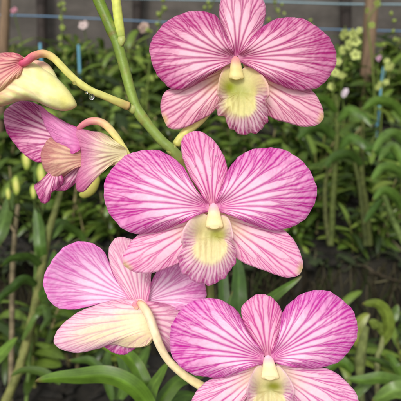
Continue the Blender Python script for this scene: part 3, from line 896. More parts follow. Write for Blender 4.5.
def box(name, x0, x1, y0, y1, z0, z1, mat, parent=None, bevel=0.0):
    V = np.array([(x, y, z) for x in (x0, x1) for y in (y0, y1) for z in (z0, z1)])
    F = [(0, 1, 3, 2), (4, 6, 7, 5), (0, 4, 5, 1), (2, 3, 7, 6), (0, 2, 6, 4), (1, 5, 7, 3)]
    return build(name, V, F, mat, parent, smooth_shade=False)


g = build('ground', np.array([(-60, -40, 0), (60, -40, 0), (60, 120, 0), (-60, 120, 0)]), [(0, 1, 2, 3)], M_SOIL)
tag(g, kind='structure')


def bed(name, xs, yf, yb, ztop, label, slope=0.0, seed=1, mat=M_BED):
    """a long planting bed: lumpy husk-filled top over a rough streaked front"""
    rg = np.random.default_rng(seed)
    nx, ny = 120, 16
    X = np.linspace(xs[0], xs[1], nx)
    rows = []
    prof = [(0, 0.0), (0.0, 0.25), (0.0, 0.5), (0, .75), (0.0, 0.96), (0.012, 1.0)]
    for dy, zf in prof:
        jit = sum(np.sin(X * f + rg.uniform(0, 6.28)) * a for f, a in ((6, .008), (17, .005), (41, .004), (90, .003)))
        rows.append(np.stack([X, yf + slope * X + dy + jit * (0.6 + zf), np.full(nx, ztop * zf) + (jit * 0.8 if zf > .9 else 0)], 1))
    for k in range(1, ny):
        y = yf + slope * X + 0.012 + (yb - yf) * k / (ny - 1)
        z = ztop + sum(np.sin(X * f + y * f2 + rg.uniform(0, 6.28)) * a for f, f2, a in ((9, 12, .008), (23, 19, .006), (51, 44, .005)))
        rows.append(np.stack([X, y, z], 1))
    rows.append(np.stack([X, yb + slope * X + 0.03, np.zeros(nx)], 1))
    V = np.vstack(rows)
    o = build(name, V, grid_faces(len(rows), nx), mat)
    return tag(o, label, 'planting bed')


bed('planting_bed', (-3.5, 3.5), 1.40, 2.35, BZ, 'dark weathered planting bed with a streaked front, nearest behind the flowers', -0.08, 1)
bed('planting_bed', (-4.5, 4.5), 2.65, 3.75, BZ, 'far planting bed in front of the grey wall, hidden by leafy plants', 0.0, 2)
bed('planting_bed', (-1.5, 1.5), 0.42, 0.84, 0.58, 'low foreground bed of dark husk at the bottom left', 0.02, 3, M_HUSK)


# husk chips and roots on the beds (uncountable)
def litter(name, n, xr, yr, z, smin, smax, mat, seed, flatk=0.5):
    rg = np.random.default_rng(seed); A = Acc()
    cube = np.array([(x, y, q) for x in (-1, 1) for y in (-1, 1) for q in (-1, 1)], float)
    F = np.array([(0, 1, 3, 2), (4, 6, 7, 5), (0, 4, 5, 1), (2, 3, 7, 6), (0, 2, 6, 4), (1, 5, 7, 3)])
    for i in range(n):
        s = rg.uniform(smin, smax); d = np.array([s * rg.uniform(.8, 2.6), s * rg.uniform(.3, .8), s * flatk * rg.uniform(.5, 1)])
        V = cube * d * (1 + rg.uniform(-.25, .25, cube.shape))
        a, b = rg.uniform(0, 6.28), rg.uniform(-.5, .5)
        Rz = np.array([(math.cos(a), -math.sin(a), 0), (math.sin(a), math.cos(a), 0), (0, 0, 1)])
        Rx = np.array([(1, 0, 0), (0, math.cos(b), -math.sin(b)), (0, math.sin(b), math.cos(b))])
        V = V @ Rx.T @ Rz.T + np.array([rg.uniform(*xr), rg.uniform(*yr), z + rg.uniform(-.004, .012)])
        A.add(V, F, np.ones((8, 3)))
    V, F, C = A.out()
    return tag(build(name, V, F, mat, smooth_shade=False), kind='stuff')


litter('husk_litter', 700, (-0.75, 0.75), (0.45, 0.85), 0.585, 0.003, 0.010, M_HUSK, 5)
litter('husk_debris', 1200, (-1.2, 1.2), (1.36, 1.75), BZ + 0.006, 0.006, 0.02, M_HUSK, 6)
litter('moss_ground_cover', 520, (-1.0, 1.0), (1.34, 1.5), BZ + 0.004, 0.006, 0.02, M_MOSS, 8, 0.35)


def runner(rg, A, x0, x1, yf, z, r, colr, wob=0.03):
    n = 40
    t = np.linspace(0, 1, n)
    C = np.stack([x0 + (x1 - x0) * t, yf + wob * np.sin(t * 7 + rg.uniform(0, 6)) , z + wob * .5 * np.sin(t * 9 + rg.uniform(0, 6))], 1)
    A.add(*tube_geo(C, np.full(n, r), 6, lambda tt: np.tile(np.array(colr), (len(tt), 1))))


A = Acc(); rg = np.random.default_rng(9)
for i in range(70):
    x = rg.uniform(-.9, .9)
    runner(rg, A, x, x + rg.uniform(-.3, .3), rg.uniform(1.36, 1.6) - 0.08 * x, BZ + rg.uniform(-0.06, 0.03), rg.uniform(.0012, .003), rg.choice([(0.12, 0.11, 0.06), (0.07, 0.055, 0.035), (0.05, 0.06, 0.03)]))
for i in range(420):
    x = rg.uniform(-1.0, 1.0); n = 14
    yf = 1.40 - 0.08 * x - rg.uniform(.008, .03)
    z1 = BZ + rg.uniform(-.06, .03); L = rg.uniform(.05, .34)
    t_ = np.linspace(0, 1, n)
    ph = rg.uniform(0, 6.28, 2)
    Cc = np.stack([x + .012 * np.sin(t_ * 6 + ph[0]) + rg.uniform(-.05, .05) * t_, yf + .008 * np.sin(t_ * 5 + ph[1]), z1 - L * t_], 1)
    cl = [(0.05, 0.045, 0.024), (0.085, 0.075, 0.045), (0.04, 0.055, 0.018), (0.03, 0.024, 0.015)][rg.integers(0, 4)]
    A.add(*tube_geo(Cc, np.full(n, rg.uniform(.0012, .0032)), 5, lambda tt: np.tile(np.array(cl), (len(tt), 1))))
V, F, C = A.out()
tag(build('aerial_roots', V, F, M_CANE, None, C), kind='stuff')

# back wall of grey boards, posts and blue lines
WY = 4.30
t = empty('panel_wall', (0, WY, 0), 'grey weathered panel wall closing the nursery at the back', 'wall')
for k, (z0, z1, dy) in enumerate(((0.0, 0.62, 0.0), (0.624, 1.24, 0.003), (1.244, 1.86, 0.0), (1.864, 2.5, 0.003))):
    V = np.array([(x, y, q) for x in (-6, 6) for y in (WY + dy, WY + 0.03 + dy) for q in (z0, z1)])
    build('panel', V, [(0, 1, 3, 2), (4, 6, 7, 5), (0, 4, 5, 1), (2, 3, 7, 6), (0, 2, 6, 4), (1, 5, 7, 3)], M_WALL, t, smooth_shade=False)


def at_y(px, py, Y):
    """world point on the vertical plane y = Y seen at a pixel"""
    d = FWD + RIGHT * ((px - 200.5) / FPX) - UP * ((py - 200.5) / FPX)
    return CAM + d * (Y / d[1])


def post(p0, p1, r, mat, label, group=None, ztop=2.4):
    a, b = np.array(p0), np.array(p1)
    d = (b - a) / (b[2] - a[2])
    lo = a + d * (0.0 - a[2]); hi = a + d * (ztop - a[2])
    n = 30
    C = lo + np.linspace(0, 1, n)[:, None] * (hi - lo)
    C[:, 0] += 0.004 * np.sin(np.linspace(0, 9, n))
    V, F, c = tube_geo(C, np.full(n, r) * (1 + .05 * np.sin(np.arange(n) * 1.7)), 14, lambda tt: np.ones((len(tt), 3)))
    o = build('post', V, F, mat, None, None, origin=lo)
    return tag(o, label, 'post', group)


post(at_y(42, 25, 4.2), at_y(42, 0, 4.2), 0.038, M_POSTD, 'dark wooden post by the grey wall, the one above the bud', 'dark posts along the wall')
post(at_y(137, 28, 4.2), at_y(138, 0, 4.2), 0.036, M_POSTD, 'dark wooden post by the grey wall, between the stem and the top flower', 'dark posts along the wall')
post(at_y(346, 32, 4.2), at_y(346, 0, 4.2), 0.040, M_POSTD, 'dark wooden post by the grey wall, behind the yellow blossoms', 'dark posts along the wall')
post(at_y(366, 80, 2.9), at_y(372.5, 0, 2.9), 0.033, M_POSTL, 'leaning brown wooden pole right of the yellow blossoms')
post(at_y(4, 50, 2.2), at_y(7, 0, 2.2), 0.018, M_POSTL, 'slim tan wooden pole at the upper left edge')


def line(pix, Y, r, mat, label, name, cat):
    P = [at_y(x, y, Y) for x, y in pix]
    C = catmull(P, 60)
    V, F, c = tube_geo(C, np.full(60, r), 8, lambda tt: np.ones((len(tt), 3)))
    return tag(build(name, V, F, mat), label, cat)


line([(-60, 13), (0, 15), (50, 16.5), (100, 19), (150, 21.5), (250, 26), (335, 29.5), (400, 31), (470, 33)], 4.10, 0.0052, M_BLUE, 'thin blue hose strung across the grey wall', 'hose', 'hose')
line([(-60, -6), (100, -2), (250, 1), (340, 4), (400, 4.5), (470, 6)], 4.12, 0.0065, M_BLUEPALE, 'faded pale blue pipe strung above the blue hose', 'pipe', 'pipe')


def stake(x, y0, y1, Y, label):
    a, b = at_y(x, y1, Y), at_y(x + 1, y0, Y)
    lo = a.copy(); lo[2] = BZ - 0.05
    C = lo + np.linspace(0, 1, 8)[:, None] * (b - lo)
    V, F, c = tube_geo(C, np.full(8, 0.0075), 8, lambda tt: np.ones((len(tt), 3)))
    return tag(build('plant_stake', V, F, M_STAKE, origin=lo), label, 'stake', 'blue plant stakes')


stake(39, 43, 60, 3.0, 'blue plant stake among leaves above the bud')
stake(77.5, 45, 66, 3.0, 'blue plant stake right of the bud stalk bend')
stake(383, 67, 82, 2.6, 'blue plant stake at the right under small yellow blossoms')

# --- crowds of leafy plants in the two beds
NEARL = 'leafy green orchid plant growing in the planting bed nearest behind the flowers'
NG = 'leafy plants in the near bed'
FARL = 'small leafy green orchid plant in the far bed before the grey wall'
FG = 'leafy plants in the far bed'
rg = np.random.default_rng(77)
protos = [make_plant(rg, 'orchid_plant', (0, 0, 0), NEARL, 'plant', NG, 0.27, 5, 0.15, 0.019, 8, 1.0) for i in range(7)]
used = set()


def put(i, loc, sc, rz, label, group):
    if i not in used:
        o = protos[i]; used.add(i)
    else:
        o = copy_tree(protos[i])
    o.location = loc; o.scale = (sc, sc, sc); o.rotation_euler = (0, 0, rz)
    o['label'] = label; o['group'] = group
    return o


cnt = 0
for r_, Y in enumerate((1.52, 1.70, 1.88, 2.06, 2.24)):
    hw = Y * 0.56 + 0.2
    nn = int(2 * hw / 0.19)
    for k in range(nn):
        x = -hw + 2 * hw * (k + 0.5 + rg.uniform(-.35, .35)) / nn
        y = Y + rg.uniform(-.07, .07) - 0.08 * x
        sc = rg.uniform(.8, 1.12) * (1.0 if r_ > 0 else 0.82)
        put(cnt % 7, (x, y, BZ), sc, rg.uniform(0, 6.28), NEARL, NG); cnt += 1
for r_, Y in enumerate((2.75, 2.95, 3.15, 3.35, 3.55, 3.72)):
    hw = Y * 0.52 + 0.2
    nn = int(2 * hw / 0.25)
    for k in range(nn):
        x = -hw + 2 * hw * (k + 0.5 + rg.uniform(-.35, .35)) / nn
        put(cnt % 7, (x, Y + rg.uniform(-.08, .08), BZ), rg.uniform(.95, 1.3), rg.uniform(0, 6.28), FARL, FG); cnt += 1


# low plants leaning over the edge of the near bed, and a few on the foreground bed
for k, (x, sc) in enumerate(((-.46, .62), (-.36, .5), (-.27, .58), (-.05, .45), (.14, .5), (.30, .42), (.43, .55), (.52, .6))):
    put(k % 7, (x, 1.45 - 0.08 * x, BZ), sc, k * 1.3, NEARL, NG)
for k, (x, y, sc) in enumerate(((-.315, .80, .62), (-.235, .83, .55), (-.165, .82, .42), (.27, .82, .45), (.345, .78, .55))):
    put((k + 2) % 7, (x, y, .585), sc, 1 + k * 1.7, 'low leafy orchid plant on the dark foreground bed at the bottom', 'low plants on the foreground bed')


# --- flower spikes with small yellow-green blossoms
def star_geo(rg, c, s, colr):
    """a little five-petalled blossom facing roughly towards -y"""
    A = Acc()
    nrm = np.array([rg.uniform(-.6, .6), -1, rg.uniform(-.3, .7)]); nrm /= np.linalg.norm(nrm)
    u = np.cross(nrm, [0, 0, 1.0]); u /= np.linalg.norm(u); v = np.cross(u, nrm)
    a0 = rg.uniform(0, 6.28)
    for k in range(5):
        a = a0 + k * 1.2566
        d = math.cos(a) * u + math.sin(a) * v
        L = s * rg.uniform(.85, 1.1)
        q = np.linspace(0, 1, 6)
        C = c + np.outer(q * L, d) + np.outer(0.25 * L * np.sin(q * 2.2), nrm)
        side = np.cross(nrm, d)
        A.add(*leaf_geo(C, wid_profile(6, s * .42, .5, .5), np.tile(side, (6, 1)), .3, 5, np.array(colr) * rg.uniform(.85, 1.1)))
    q = np.linspace(0, 1, 5)
    C = c + np.outer(q * s * .5, nrm)
    V, F, cc = tube_geo(C, s * .22 * np.array([.6, 1, 1, .8, .1]), 8, lambda tt: np.tile(np.array(colr) * .8, (len(tt), 1)))
    A.add(V, F, cc)
    return A.out()


def bud_geo(rg, c, s, d, colr):
    q = np.linspace(0, 1, 9)
    C = c + np.outer(q * s * 2.2, d)
    return tube_geo(C, s * np.sin(np.clip(q * 1.05 + .04, 0, 1) * np.pi) ** .7 * .8 + s * .02, 9, lambda tt: np.array(colr) * (0.75 + .35 * tt[:, None]))


YEL = (0.50, 0.56, 0.18)
YG = (0.30, 0.38, 0.08)


def spike(Y, pix, blooms, buds, label, sb=0.021, colr=YEL, name='flower_spike', rstalk=0.003, seed=1, group='background flower spikes', cat='flower spike'):
    rg = np.random.default_rng(seed)
    P = [at_y(x, y, Y) for x, y in pix]
    base = P[-1].copy()
    t = empty(name, base, label, cat, group)
    C = catmull(P[::-1], 30)
    V, F, c = tube_geo(C, np.linspace(rstalk * 1.3, rstalk * .7, 30), 8, lambda tt: np.tile(np.array((0.14, 0.19, 0.04)), (len(tt), 1)))
    build('stalk', V, F, M_STEM, t, c)
    for (x, y, k) in blooms:
        c0 = at_y(x, y, Y) + np.array([0, rg.uniform(-.03, .02), 0])
        V, F, cc = star_geo(rg, c0, sb * k, colr)
        build('blossom', V, F, M_BLOOM, t, cc)
    for (x, y, k) in buds:
        c0 = at_y(x, y, Y)
        d = np.array([rg.uniform(-.7, .7), rg.uniform(-.5, .3), rg.uniform(.2, 1)]); d /= np.linalg.norm(d)
        V, F, cc = bud_geo(rg, c0, 0.008 * k, d, YG)
        build('bud', V, F, M_BLOOM, t, cc)
    return t


spike(2.2, [(345, 26), (346, 50), (341, 90), (335, 130), (333, 200)], [(343, 34, 1.1), (352, 33, 1.0), (347, 44, 1.1), (356, 42, 1.0), (343, 51, .9), (354, 54, 1.1), (360, 31, .7)], [(334, 60, 1), (351, 66, 1)],
      'yellow blossoms clustered on a spike in front of the leaning brown pole', 0.021, seed=1)
spike(2.1, [(338, 58), (334, 75), (333, 100), (334, 150)], [(337, 61, .8), (334, 72, 1.05), (340, 74, .7), (332, 87, .8)], [(345, 78, 1)],
      'yellow blossoms on a low spike between the top flower and the yellow cluster', 0.020, seed=2)
spike(2.2, [(380, 50), (384, 65), (382, 95), (380, 150)], [(385, 60, .7), (391, 67, 1.0), (385, 66, .8), (380, 85, .9), (386, 82, .7), (377, 88, .7)], [(382, 46, 1), (394, 42, 1.2), (392, 33, 1), (397, 42, 1)],
      'pale yellow blossoms on a spike at the right edge above a blue stake', 0.018, seed=3)
spike(2.4, [(60, 0), (62, 20), (62, 40), (66, 60), (66, 110)], [(62, 4, .55), (60, 18, .6), (63, 27, .7), (61, 37, .6)], [(60, 8, 1.2), (65, 12, 1.2), (62, 30, 1.3), (60, 46, 1.3), (64, 52, 1.3), (66, 60, 1)],
      'tall yellow green bud spike rising against the wall above the bud stalk', 0.018, YG, seed=4)
spike(2.2, [(163, 4), (160, 20), (157, 36), (150, 60), (146, 110)], [(162, 12, .5), (150, 32, .55)], [(162, 2, 1.2), (167, 10, 1.2), (160, 17, 1.4), (158, 26, 1.1), (148, 33, 1.3), (139, 50, 1.2), (149, 57, 1.2)],
      'yellow green bud spike just left of the top flower', 0.016, YG, seed=5)
spike(2.6, [(215, -6), (212, 6), (206, 20), (204, 60)], [], [(214, 0, 1.3), (209, 5, 1.4), (204, 10, 1.3), (211, 9, 1.2)],
      'cluster of yellow green buds above the left petal of the top flower', 0.016, YG, seed=6)
spike(2.6, [(273, 0), (276, 10), (280, 20), (284, 70)], [(278, 10, .6), (284, 13, .5)], [(268, 22, 1.3), (276, 3, 1), (281, 6, 1)],
      'yellow green buds between the upper and right petals of the top flower', 0.016, YG, seed=7)
spike(2.0, [(382, 4), (372, 12), (368, 26), (372, 60), (376, 120)], [(366, 10, .6), (378, 3, .7), (372, 25, .7)], [(392, 22, 1), (391, 16, 1)],
      'yellow green spike crossing the top of the leaning brown pole', 0.018, YG, seed=8)
spike(2.3, [(309, 20), (310, 27), (309, 36), (312, 80)], [], [(309, 22, 1), (311, 28, 1), (309, 33, 1), (308, 26, 1)],
      'thin bud spike rising behind the right petal of the top flower', 0.016, YG, seed=9)
spike(2.0, [(150, 78), (146, 88), (143, 100), (140, 150)], [(151, 79, .55)], [(155, 78, 1), (152, 82, 1.1), (144, 92, 1)],
      'curling pale green shoot under the left petal of the top flower', 0.016, YG, seed=10)


def single_bloom(x, y, Y, s, colr, label, seed):
    rg = np.random.default_rng(seed)
    c0 = at_y(x, y, Y)
    t = empty('small_flower', c0, label, 'flower', 'small pale flowers in the background')
    V, F, cc = star_geo(rg, c0, s, colr); build('blossom', V, F, M_BLOOM, t, cc)
    V, F, cc = star_geo(rg, c0 + np.array([.01, .01, .008]), s * .8, colr); build('blossom', V, F, M_BLOOM, t, cc)
    lo = c0 + np.array([0.02, 0.05, 0]); lo[2] = BZ
    C = catmull([lo, (lo + c0) / 2 + np.array([.015, 0, 0]), c0 + np.array([0, .012, 0])], 16)
    V, F, cc = tube_geo(C, np.full(16, .0028), 7, lambda tt: np.tile(np.array((.1, .15, .03)), (len(tt), 1)))
    build('stalk', V, F, M_STEM, t, cc)


single_bloom(83, 26, 2.9, 0.024, (0.62, 0.50, 0.48), 'white pink flower by the blue hose above the bud stalk', 1)
single_bloom(13, 11, 3.4, 0.017, (0.60, 0.28, 0.36), 'small pink flower near the slim pole at the upper left', 2)
single_bloom(143, 28, 2.8, 0.027, (0.50, 0.36, 0.30), 'faded pinkish flower at the dark post left of the top flower', 3)
single_bloom(343.5, 94, 2.0, 0.015, (0.70, 0.60, 0.66), 'white flower low on the right below the yellow blossoms', 4)
single_bloom(378, 59, 2.6, 0.013, (0.58, 0.34, 0.46), 'tiny pink flower right of the leaning brown pole', 5)


# --- individual canes and leaves that read in the photo
def cane_px(name, parent, pts, rad, ca, cb, nodes=9):
    P = np.array(pts, float); q = catmull(P, 60)
    C = W(q[:, 0], q[:, 1], q[:, 2]); t = np.linspace(0, 1, 60)
    r = np.interp(t, np.linspace(0, 1, len(rad)), rad) * q[:, 2] / FPX
    r = r * (1 + 0.10 * np.abs(np.sin(t * nodes * np.pi)) ** 12)
    ca, cb = np.array(ca), np.array(cb)
    V, F, c = tube_geo(C, r, 14, lambda tt: ca + (cb - ca) * ((0.5 + 0.5 * np.sin(tt * nodes * 6.28)) * .4 + .6 * tt)[:, None])
    return build(name, V, F, M_CANE, parent, c)


# left plant: a yellow-green cane with leaves
t = empty('orchid_plant', W(5.0, 420.0, 0.80), 'thick yellow green cane with long leaves rising at the left', 'plant')
cane_px('cane', t, [(62, 188, .86), (56, 208, .85), (49, 232, .84), (43, 262, .83), (37, 296, .82), (31, 325, .82), (24, 352, .81), (15, 380, .80), (2, 410, .79)], [2.4, 3.2, 3.6, 4, 4.2, 4.4, 4.2, 4.4, 4.6], (0.10, 0.12, 0.035), (0.17, 0.17, 0.055))
for pts, w, c, ro in [
    ([(48, 240, .84), (62, 226, .86), (78, 232, .9), (90, 248, .92)], 4.5, (.035, .085, .02), .6),
    ([(42, 268, .83), (30, 258, .80), (16, 258, .78), (0, 266, .76)], 5, (.03, .075, .02), .7),
    ([(44, 262, .83), (40, 245, .82), (38, 225, .83), (36, 205, .84)], 6, (.035, .09, .022), .1),
    ([(36, 300, .82), (46, 290, .80), (52, 270, .80), (54, 250, .82)], 7, (.03, .08, .02), .5),
    ([(33, 316, .82), (42, 308, .80), (48, 318, .79), (40, 332, .78)], 4, (.03, .07, .02), .4),
    ([(38, 286, .82), (24, 280, .79), (10, 290, .77), (-6, 306, .76)], 5, (.025, .065, .018), .5),
    ([(22, 340, .80), (34, 318, .79), (44, 311, .8), (56, 306, .82)], 3, (.045, .10, .03), .5),
]:
    leaf_px('leaf', t, pts, w, c, ro)

t = empty('orchid_plant', W(10.0, 400.0, 0.95), 'thin upright green stem left of the thick cane, small buds on top', 'plant')
cane_px('cane', t, [(36, 160, .93), (35, 180, .94), (35.5, 215, .95), (36, 250, .95), (34, 300, .95), (25, 420, .95)], [1.2, 1.4, 1.6, 1.6, 1.8, 2], (.07, .12, .03), (.12, .18, .045))
leaf_px('leaf', t, [(35, 250, .95), (42, 236, .96), (56, 222, 1.0), (72, 222, 1.04)], 4, (.03, .08, .02), .5)
for bx, by, s, tl in ((26, 160, 1.0, (3, -1)), (41, 175, 1.05, (1, -1)), (16, 186, .9, (-1, 1)), (33, 192, .7, (1, 0)), (8, 194, .6, (0, 0))):
    pillow('bud', t, 0.80, (bx, by), [(bx - 4.5 * s, by - 2 * s), (bx - 3 * s + tl[0] * .3, by - 9 * s), (bx + 1, by - 11 * s), (bx + 4 * s, by - 5 * s), (bx + 5 * s, by + 4 * s), (bx + 2.5 * s, by + 10 * s), (bx - 1.5 * s, by + 9 * s)], 4.5 * s,
           lambda X, Y, r: blend(np.ones(X.shape + (3,)) * lin(188, 186, 100), lin(140, 160, 66), smooth(r, .2, 1)), nr=14, nt=32)
    cane_px('bud_stalk', t, [(bx + .5, by + 9 * s, .8), (bx + 3, by + 16, .82), (bx + 6 + (36 - bx) * .3, by + 28, .88), (35, 235, .945)], [1.0, .9, .9, .9], (.08, .12, .03), (.12, .16, .045), 3)
t = empty('orchid_bud', W(92.0, 205.0, 0.34), 'pale yellow bud hanging behind the wilting flower', 'bud')
pillow('body', t, 0.30, (90, 186), [(97, 174), (93, 178), (86, 188), (79, 194), (83, 198), (91, 196), (97, 190), (100, 180)], 4.5,
       lambda X, Y, r: blend(np.ones(X.shape + (3,)) * lin(214, 206, 112), lin(186, 186, 90), smooth(r, .3, 1)), nr=16, nt=40)
tube('pedicel', t, 0.30, [(98, 176, 0), (102, 168, -3), (106, 158, -7), (112, 146, -14)], [1.8, 1.6, 1.6, 1.6], ramp((0, (190, 180, 96)), (1, (150, 160, 76))), M_STEM, nl=24)

t = empty('dry_cane', W(12.0, 330.0, 0.90), 'dry beige cane standing behind the left leaves', 'cane')
cane_px('cane', t, [(18, 205, .98), (15, 235, .96), (13, 262, .94), (12, 290, .92), (12, 330, .90), (10, 420, .88)], [2.0, 2.4, 2.6, 2.6, 2.6, 2.6], (.10, .085, .045), (.19, .15, .09))
cane_px('dry_leaf', t, [(15, 232, .955), (8, 222, .95), (2, 210, .95), (-6, 200, .95)], [1.5, 1.6, 1, .5], (.16, .13, .07), (.2, .16, .1), 2)

# left edge leaves
t = empty('leaf_shoot', W(-20.0, 372.0, 0.55), 'bright green leaf tip poking in at the left edge', 'leaf')
leaf_px('leaf', t, [(-24, 380, .55), (-12, 366, .55), (2, 352, .56), (18, 337, .58)], 7, (.07, .16, .035), .3, a=.4, b=.7)
t = empty('leaf_shoot', W(-20.0, 230.0, 0.80), 'dull green leaf hanging in at the left edge beside the dry cane', 'leaf')
leaf_px('leaf', t, [(-10, 250, .8), (0, 232, .8), (6, 212, .82), (12, 190, .84)], 7, (.04, .09, .03), .3)

# fan of leaves under the flower turned away
t = empty('orchid_plant', W(148.0, 425.0, 0.34), 'fresh green leaf fan at the bottom under the flower turned away', 'plant')
for pts, w, c, ro, a, b in [
    ([(152, 428, .33), (146, 404, .33), (132, 386, .325), (104, 376, .325), (72, 377, .33), (35, 382, .335)], 10.0, (.050, .125, .020), .45, .35, .55),
    ([(148, 426, .345), (147, 402, .345), (143, 382, .345), (135, 365, .35), (122, 353, .35), (100, 346, .36)], 8.5, (.06, .15, .024), .35, .35, .55),
    ([(146, 430, .335), (148, 404, .335), (153, 386, .34), (161, 373, .345), (168, 363, .35)], 6.5, (.07, .165, .03), .2, .3, .5),
    ([(148, 430, .35), (158, 404, .35), (172, 386, .355), (186, 378, .36), (205, 374, .37)], 8.5, (.045, .11, .02), .5, .35, .55),
    ([(150, 430, .37), (160, 410, .37), (178, 398, .38), (200, 394, .39)], 8, (.035, .09, .018), .4, .35, .55),
    ([(146, 420, .37), (140, 395, .38), (128, 372, .40), (120, 345, .42), (116, 322, .44)], 8, (.03, .075, .02), .3, .35, .55),
]:
    leaf_px('leaf', t, pts, w, c, ro, a=a, b=b, n=60, fold=.3)
t = empty('orchid_plant', W(110.0, 400.0, 0.62), 'darker green leaves lying over the husk bed at the lower left', 'plant')
for pts, w, c, ro in [
    ([(112, 400, .6), (104, 376, .6), (90, 362, .6), (68, 360, .6)], 5.5, (.03, .075, .02), .6),
    ([(60, 384, .66), (46, 374, .66), (28, 370, .66), (10, 376, .66)], 4.5, (.045, .10, .03), .6),
    ([(120, 400, .58), (128, 380, .58), (140, 362, .6), (150, 345, .62)], 7, (.035, .085, .02), .4),
    ([(118, 400, .62), (112, 380, .62), (106, 366, .63), (110, 345, .65)], 6, (.03, .07, .02), .4),
]:
    leaf_px('leaf', t, pts, w, c, ro)

# leaves behind the middle, between the centre and lower right flowers
t = empty('orchid_plant', W(240.0, 400.0, 0.40), 'broad green leaves showing between the middle and the lower right flowers', 'plant')
for pts, w, c, ro in [
    ([(250, 420, .36), (246, 360, .36), (262, 312, .355), (280, 291, .35), (302, 275, .35)], 8.5, (.06, .15, .03), .35),
    ([(240, 420, .42), (240, 340, .42), (238, 300, .42), (238, 272, .43), (234, 245, .44)], 11, (.035, .095, .025), .25),
    ([(236, 420, .44), (228, 340, .44), (224, 300, .45), (222, 270, .46), (216, 240, .47)], 8, (.03, .08, .02), .4),
    ([(238, 420, .40), (230, 350, .40), (228, 310, .40), (233, 290, .40)], 4, (.05, .12, .03), .3),
]:
    leaf_px('leaf', t, pts, w, c, ro, a=.3, b=.6)

# right: young plant with pale leaves and a stub of root
t = empty('orchid_plant', W(352.0, 430.0, 0.72), 'young orchid plant with a curling pale green leaf at the lower right', 'plant')
cane_px('cane', t, [(366, 326, .72), (362, 345, .72), (360, 372, .72), (364, 420, .72)], [3.5, 5.5, 3.0, 2.5], (.14, .17, .05), (.09, .10, .04), 4)
cane_px('cane', t, [(384, 336, .74), (380, 350, .74), (377, 362, .74), (378, 420, .74)], [2.6, 2.6, 2.4, 2.2], (.16, .19, .07), (.16, .15, .07), 4)
for pts, w, c, ro in [
    ([(381, 345, .74), (388, 330, .73), (386, 314, .72), (376, 303, .71), (362, 304, .70)], 6.0, (.085, .15, .035), .3),
    ([(384, 336, .74), (380, 328, .735), (374, 324, .73), (368, 320, .73)], 5, (.08, .14, .04), .4),
    ([(386, 330, .74), (391, 320, .73), (395, 312, .73), (398, 304, .73)], 5, (.05, .11, .03), .3),
    ([(361, 350, .72), (357, 335, .72), (360, 322, .72), (370, 314, .72)], 7, (.10, .15, .04), .3),
]:
    leaf_px('leaf', t, pts, w, c, ro)
t = empty('orchid_plant', W(410.0, 420.0, 0.62), 'glossy green leaves filling the bottom right corner', 'plant')
for pts, w, c, ro in [
    ([(420, 392, .60), (400, 382, .6), (376, 379, .6), (345, 380, .61)], 6.5, (.05, .12, .03), .4),
    ([(430, 396, .56), (410, 389, .56), (392, 392, .56), (372, 402, .57)], 9, (.06, .13, .04), .3),
    ([(404, 380, .62), (396, 366, .62), (390, 358, .63), (384, 356, .64)], 4.5, (.05, .12, .03), .3),
    ([(408, 374, .66), (390, 366, .66), (376, 360, .66), (364, 358, .66)], 3.5, (.03, .07, .02), .5),
    ([(352, 372, .62), (342, 362, .62), (332, 366, .62), (326, 372, .62)], 6, (.04, .10, .02), .4),
    ([(350, 410, .64), (356, 394, .64), (366, 384, .64), (382, 374, .65)], 5, (.045, .1, .03), .4),
]:
    leaf_px('leaf', t, pts, w, c, ro)

# right: bigger light leaves and yellow canes in the near bed
t = empty('orchid_plant', W(420.0, 240.0, 1.30), 'large leaved light green plant at the right edge', 'plant')
cane_px('cane', t, [(408, 130, 1.28), (404, 180, 1.3), (408, 250, 1.35)], [3, 3.4, 3.8], (.10, .13, .04), (.15, .17, .05))
for pts, w, c, ro in [
    ([(410, 182, 1.26), (396, 170, 1.22), (384, 168, 1.2), (370, 180, 1.18)], 5.5, (.055, .13, .035), .5),
    ([(410, 150, 1.28), (396, 134, 1.24), (384, 138, 1.2), (372, 152, 1.18)], 5.5, (.06, .14, .04), .5),
    ([(408, 215, 1.28), (394, 196, 1.24), (382, 192, 1.22), (372, 200, 1.2)], 5.5, (.05, .12, .03), .5),
    ([(406, 120, 1.3), (392, 104, 1.28), (376, 102, 1.26), (360, 110, 1.25)], 5.5, (.055, .13, .03), .5),
    ([(406, 170, 1.28), (398, 152, 1.28), (390, 146, 1.28), (378, 162, 1.27)], 4.5, (.065, .15, .04), .3),
    ([(404, 160, 1.3), (388, 156, 1.3), (374, 150, 1.3), (362, 150, 1.3)], 5, (.04, .11, .03), .5),
]:
    leaf_px('leaf', t, pts, w, c, ro)
t = empty('orchid_plant', W(336.0, 250.0, 1.45), 'tall yellow green canes standing right of the middle flower', 'plant')
cane_px('cane', t, [(336, 95, 1.52), (337, 130, 1.5), (335, 165, 1.48), (333, 200, 1.46), (331, 246, 1.44)], [1.6, 2.4, 2.8, 3, 3], (.075, .095, .022), (.05, .065, .015))
cane_px('cane', t, [(364, 110, 1.55), (362, 150, 1.52), (362, 180, 1.5), (366, 205, 1.48), (370, 246, 1.46)], [1.6, 2.2, 2.8, 3, 3], (.075, .09, .022), (.05, .06, .015))
cane_px('cane', t, [(351, 145, 1.5), (355, 165, 1.5), (360, 190, 1.48), (366, 246, 1.46)], [1.6, 2.0, 2.4, 2.8], (.065, .08, .02), (.04, .05, .015))
cane_px('cane', t, [(328, 168, 1.5), (325, 190, 1.48), (326, 220, 1.46), (330, 246, 1.44)], [1.6, 2.0, 2.4, 2.8], (.08, .09, .025), (.05, .055, .02))
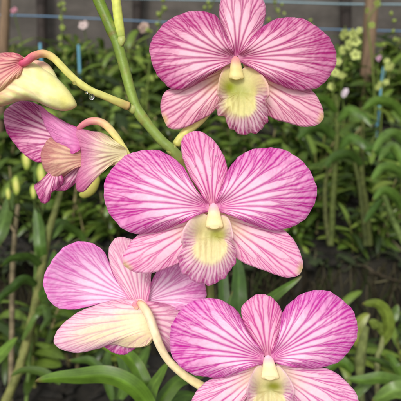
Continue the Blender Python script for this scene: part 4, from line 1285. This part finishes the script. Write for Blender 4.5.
for pts, w, c, ro in [
    ([(336, 140, 1.5), (322, 128, 1.48), (308, 130, 1.45), (296, 140, 1.44)], 6, (.03, .075, .02), .5),
    ([(337, 150, 1.5), (350, 138, 1.47), (362, 142, 1.45), (372, 156, 1.44)], 5, (.035, .09, .022), .5),
    ([(362, 165, 1.5), (348, 155, 1.47), (334, 158, 1.45), (324, 168, 1.44)], 5.5, (.028, .07, .02), .5),
    ([(337, 120, 1.5), (350, 110, 1.47), (364, 116, 1.45), (372, 126, 1.44)], 5, (.04, .10, .022), .5),
    ([(336, 112, 1.5), (324, 100, 1.47), (312, 100, 1.45), (304, 108, 1.44)], 5, (.04, .10, .022), .5),
]:
    leaf_px('leaf', t, pts, w, c, ro)
t = empty('orchid_plant', W(398.0, 236.0, 1.36), 'bent green cane leaning out at the right edge of the bed', 'plant')
cane_px('cane', t, [(384, 196, 1.40), (390, 212, 1.36), (396, 226, 1.33), (404, 244, 1.32)], [2.2, 2.6, 3, 3], (.08, .12, .03), (.10, .14, .04), 4)
leaf_px('leaf', t, [(386, 200, 1.4), (378, 204, 1.38), (370, 214, 1.36), (364, 224, 1.35)], 3.5, (.03, .08, .02), .4)

# ------------------------------------------------------------------ light
w = bpy.data.worlds.new('World')
S.world = w
w.use_nodes = True
nt = w.node_tree
bg = nt.nodes['Background']
sky = nt.nodes.new('ShaderNodeTexSky')
sky.sky_type = 'NISHITA'
sky.sun_disc = False
EL, AZ = 47.0, 196.0          # degrees; azimuth measured clockwise from +Y
sky.sun_elevation = math.radians(EL)
sky.sun_rotation = math.radians(AZ)
sky.air_density = 1.2
sky.dust_density = 4.0
hs = nt.nodes.new('ShaderNodeHueSaturation')
hs.inputs['Saturation'].default_value = 0.2
nt.links.new(sky.outputs[0], hs.inputs['Color'])
nt.links.new(hs.outputs[0], bg.inputs[0])
bg.inputs[1].default_value = 0.125
sd = bpy.data.lights.new('sun', 'SUN')
sd.energy = 1.5
sd.angle = math.radians(16)
sd.color = (1.0, 0.945, 0.87)
so = bpy.data.objects.new('sun', sd)
COL.objects.link(so)
a, e = math.radians(AZ), math.radians(EL)
dirv = Vector((math.sin(a) * math.cos(e), math.cos(a) * math.cos(e), math.sin(e)))
so.rotation_euler = dirv.to_track_quat('Z', 'Y').to_euler()
so.location = dirv * 10

S.render.engine = 'CYCLES'
S.cycles.max_bounces = 8
S.view_settings.view_transform = 'Standard'
S.view_settings.look = 'None'
S.view_settings.exposure = 0.36
S.view_settings.gamma = 1
S.view_settings.use_curve_mapping = False
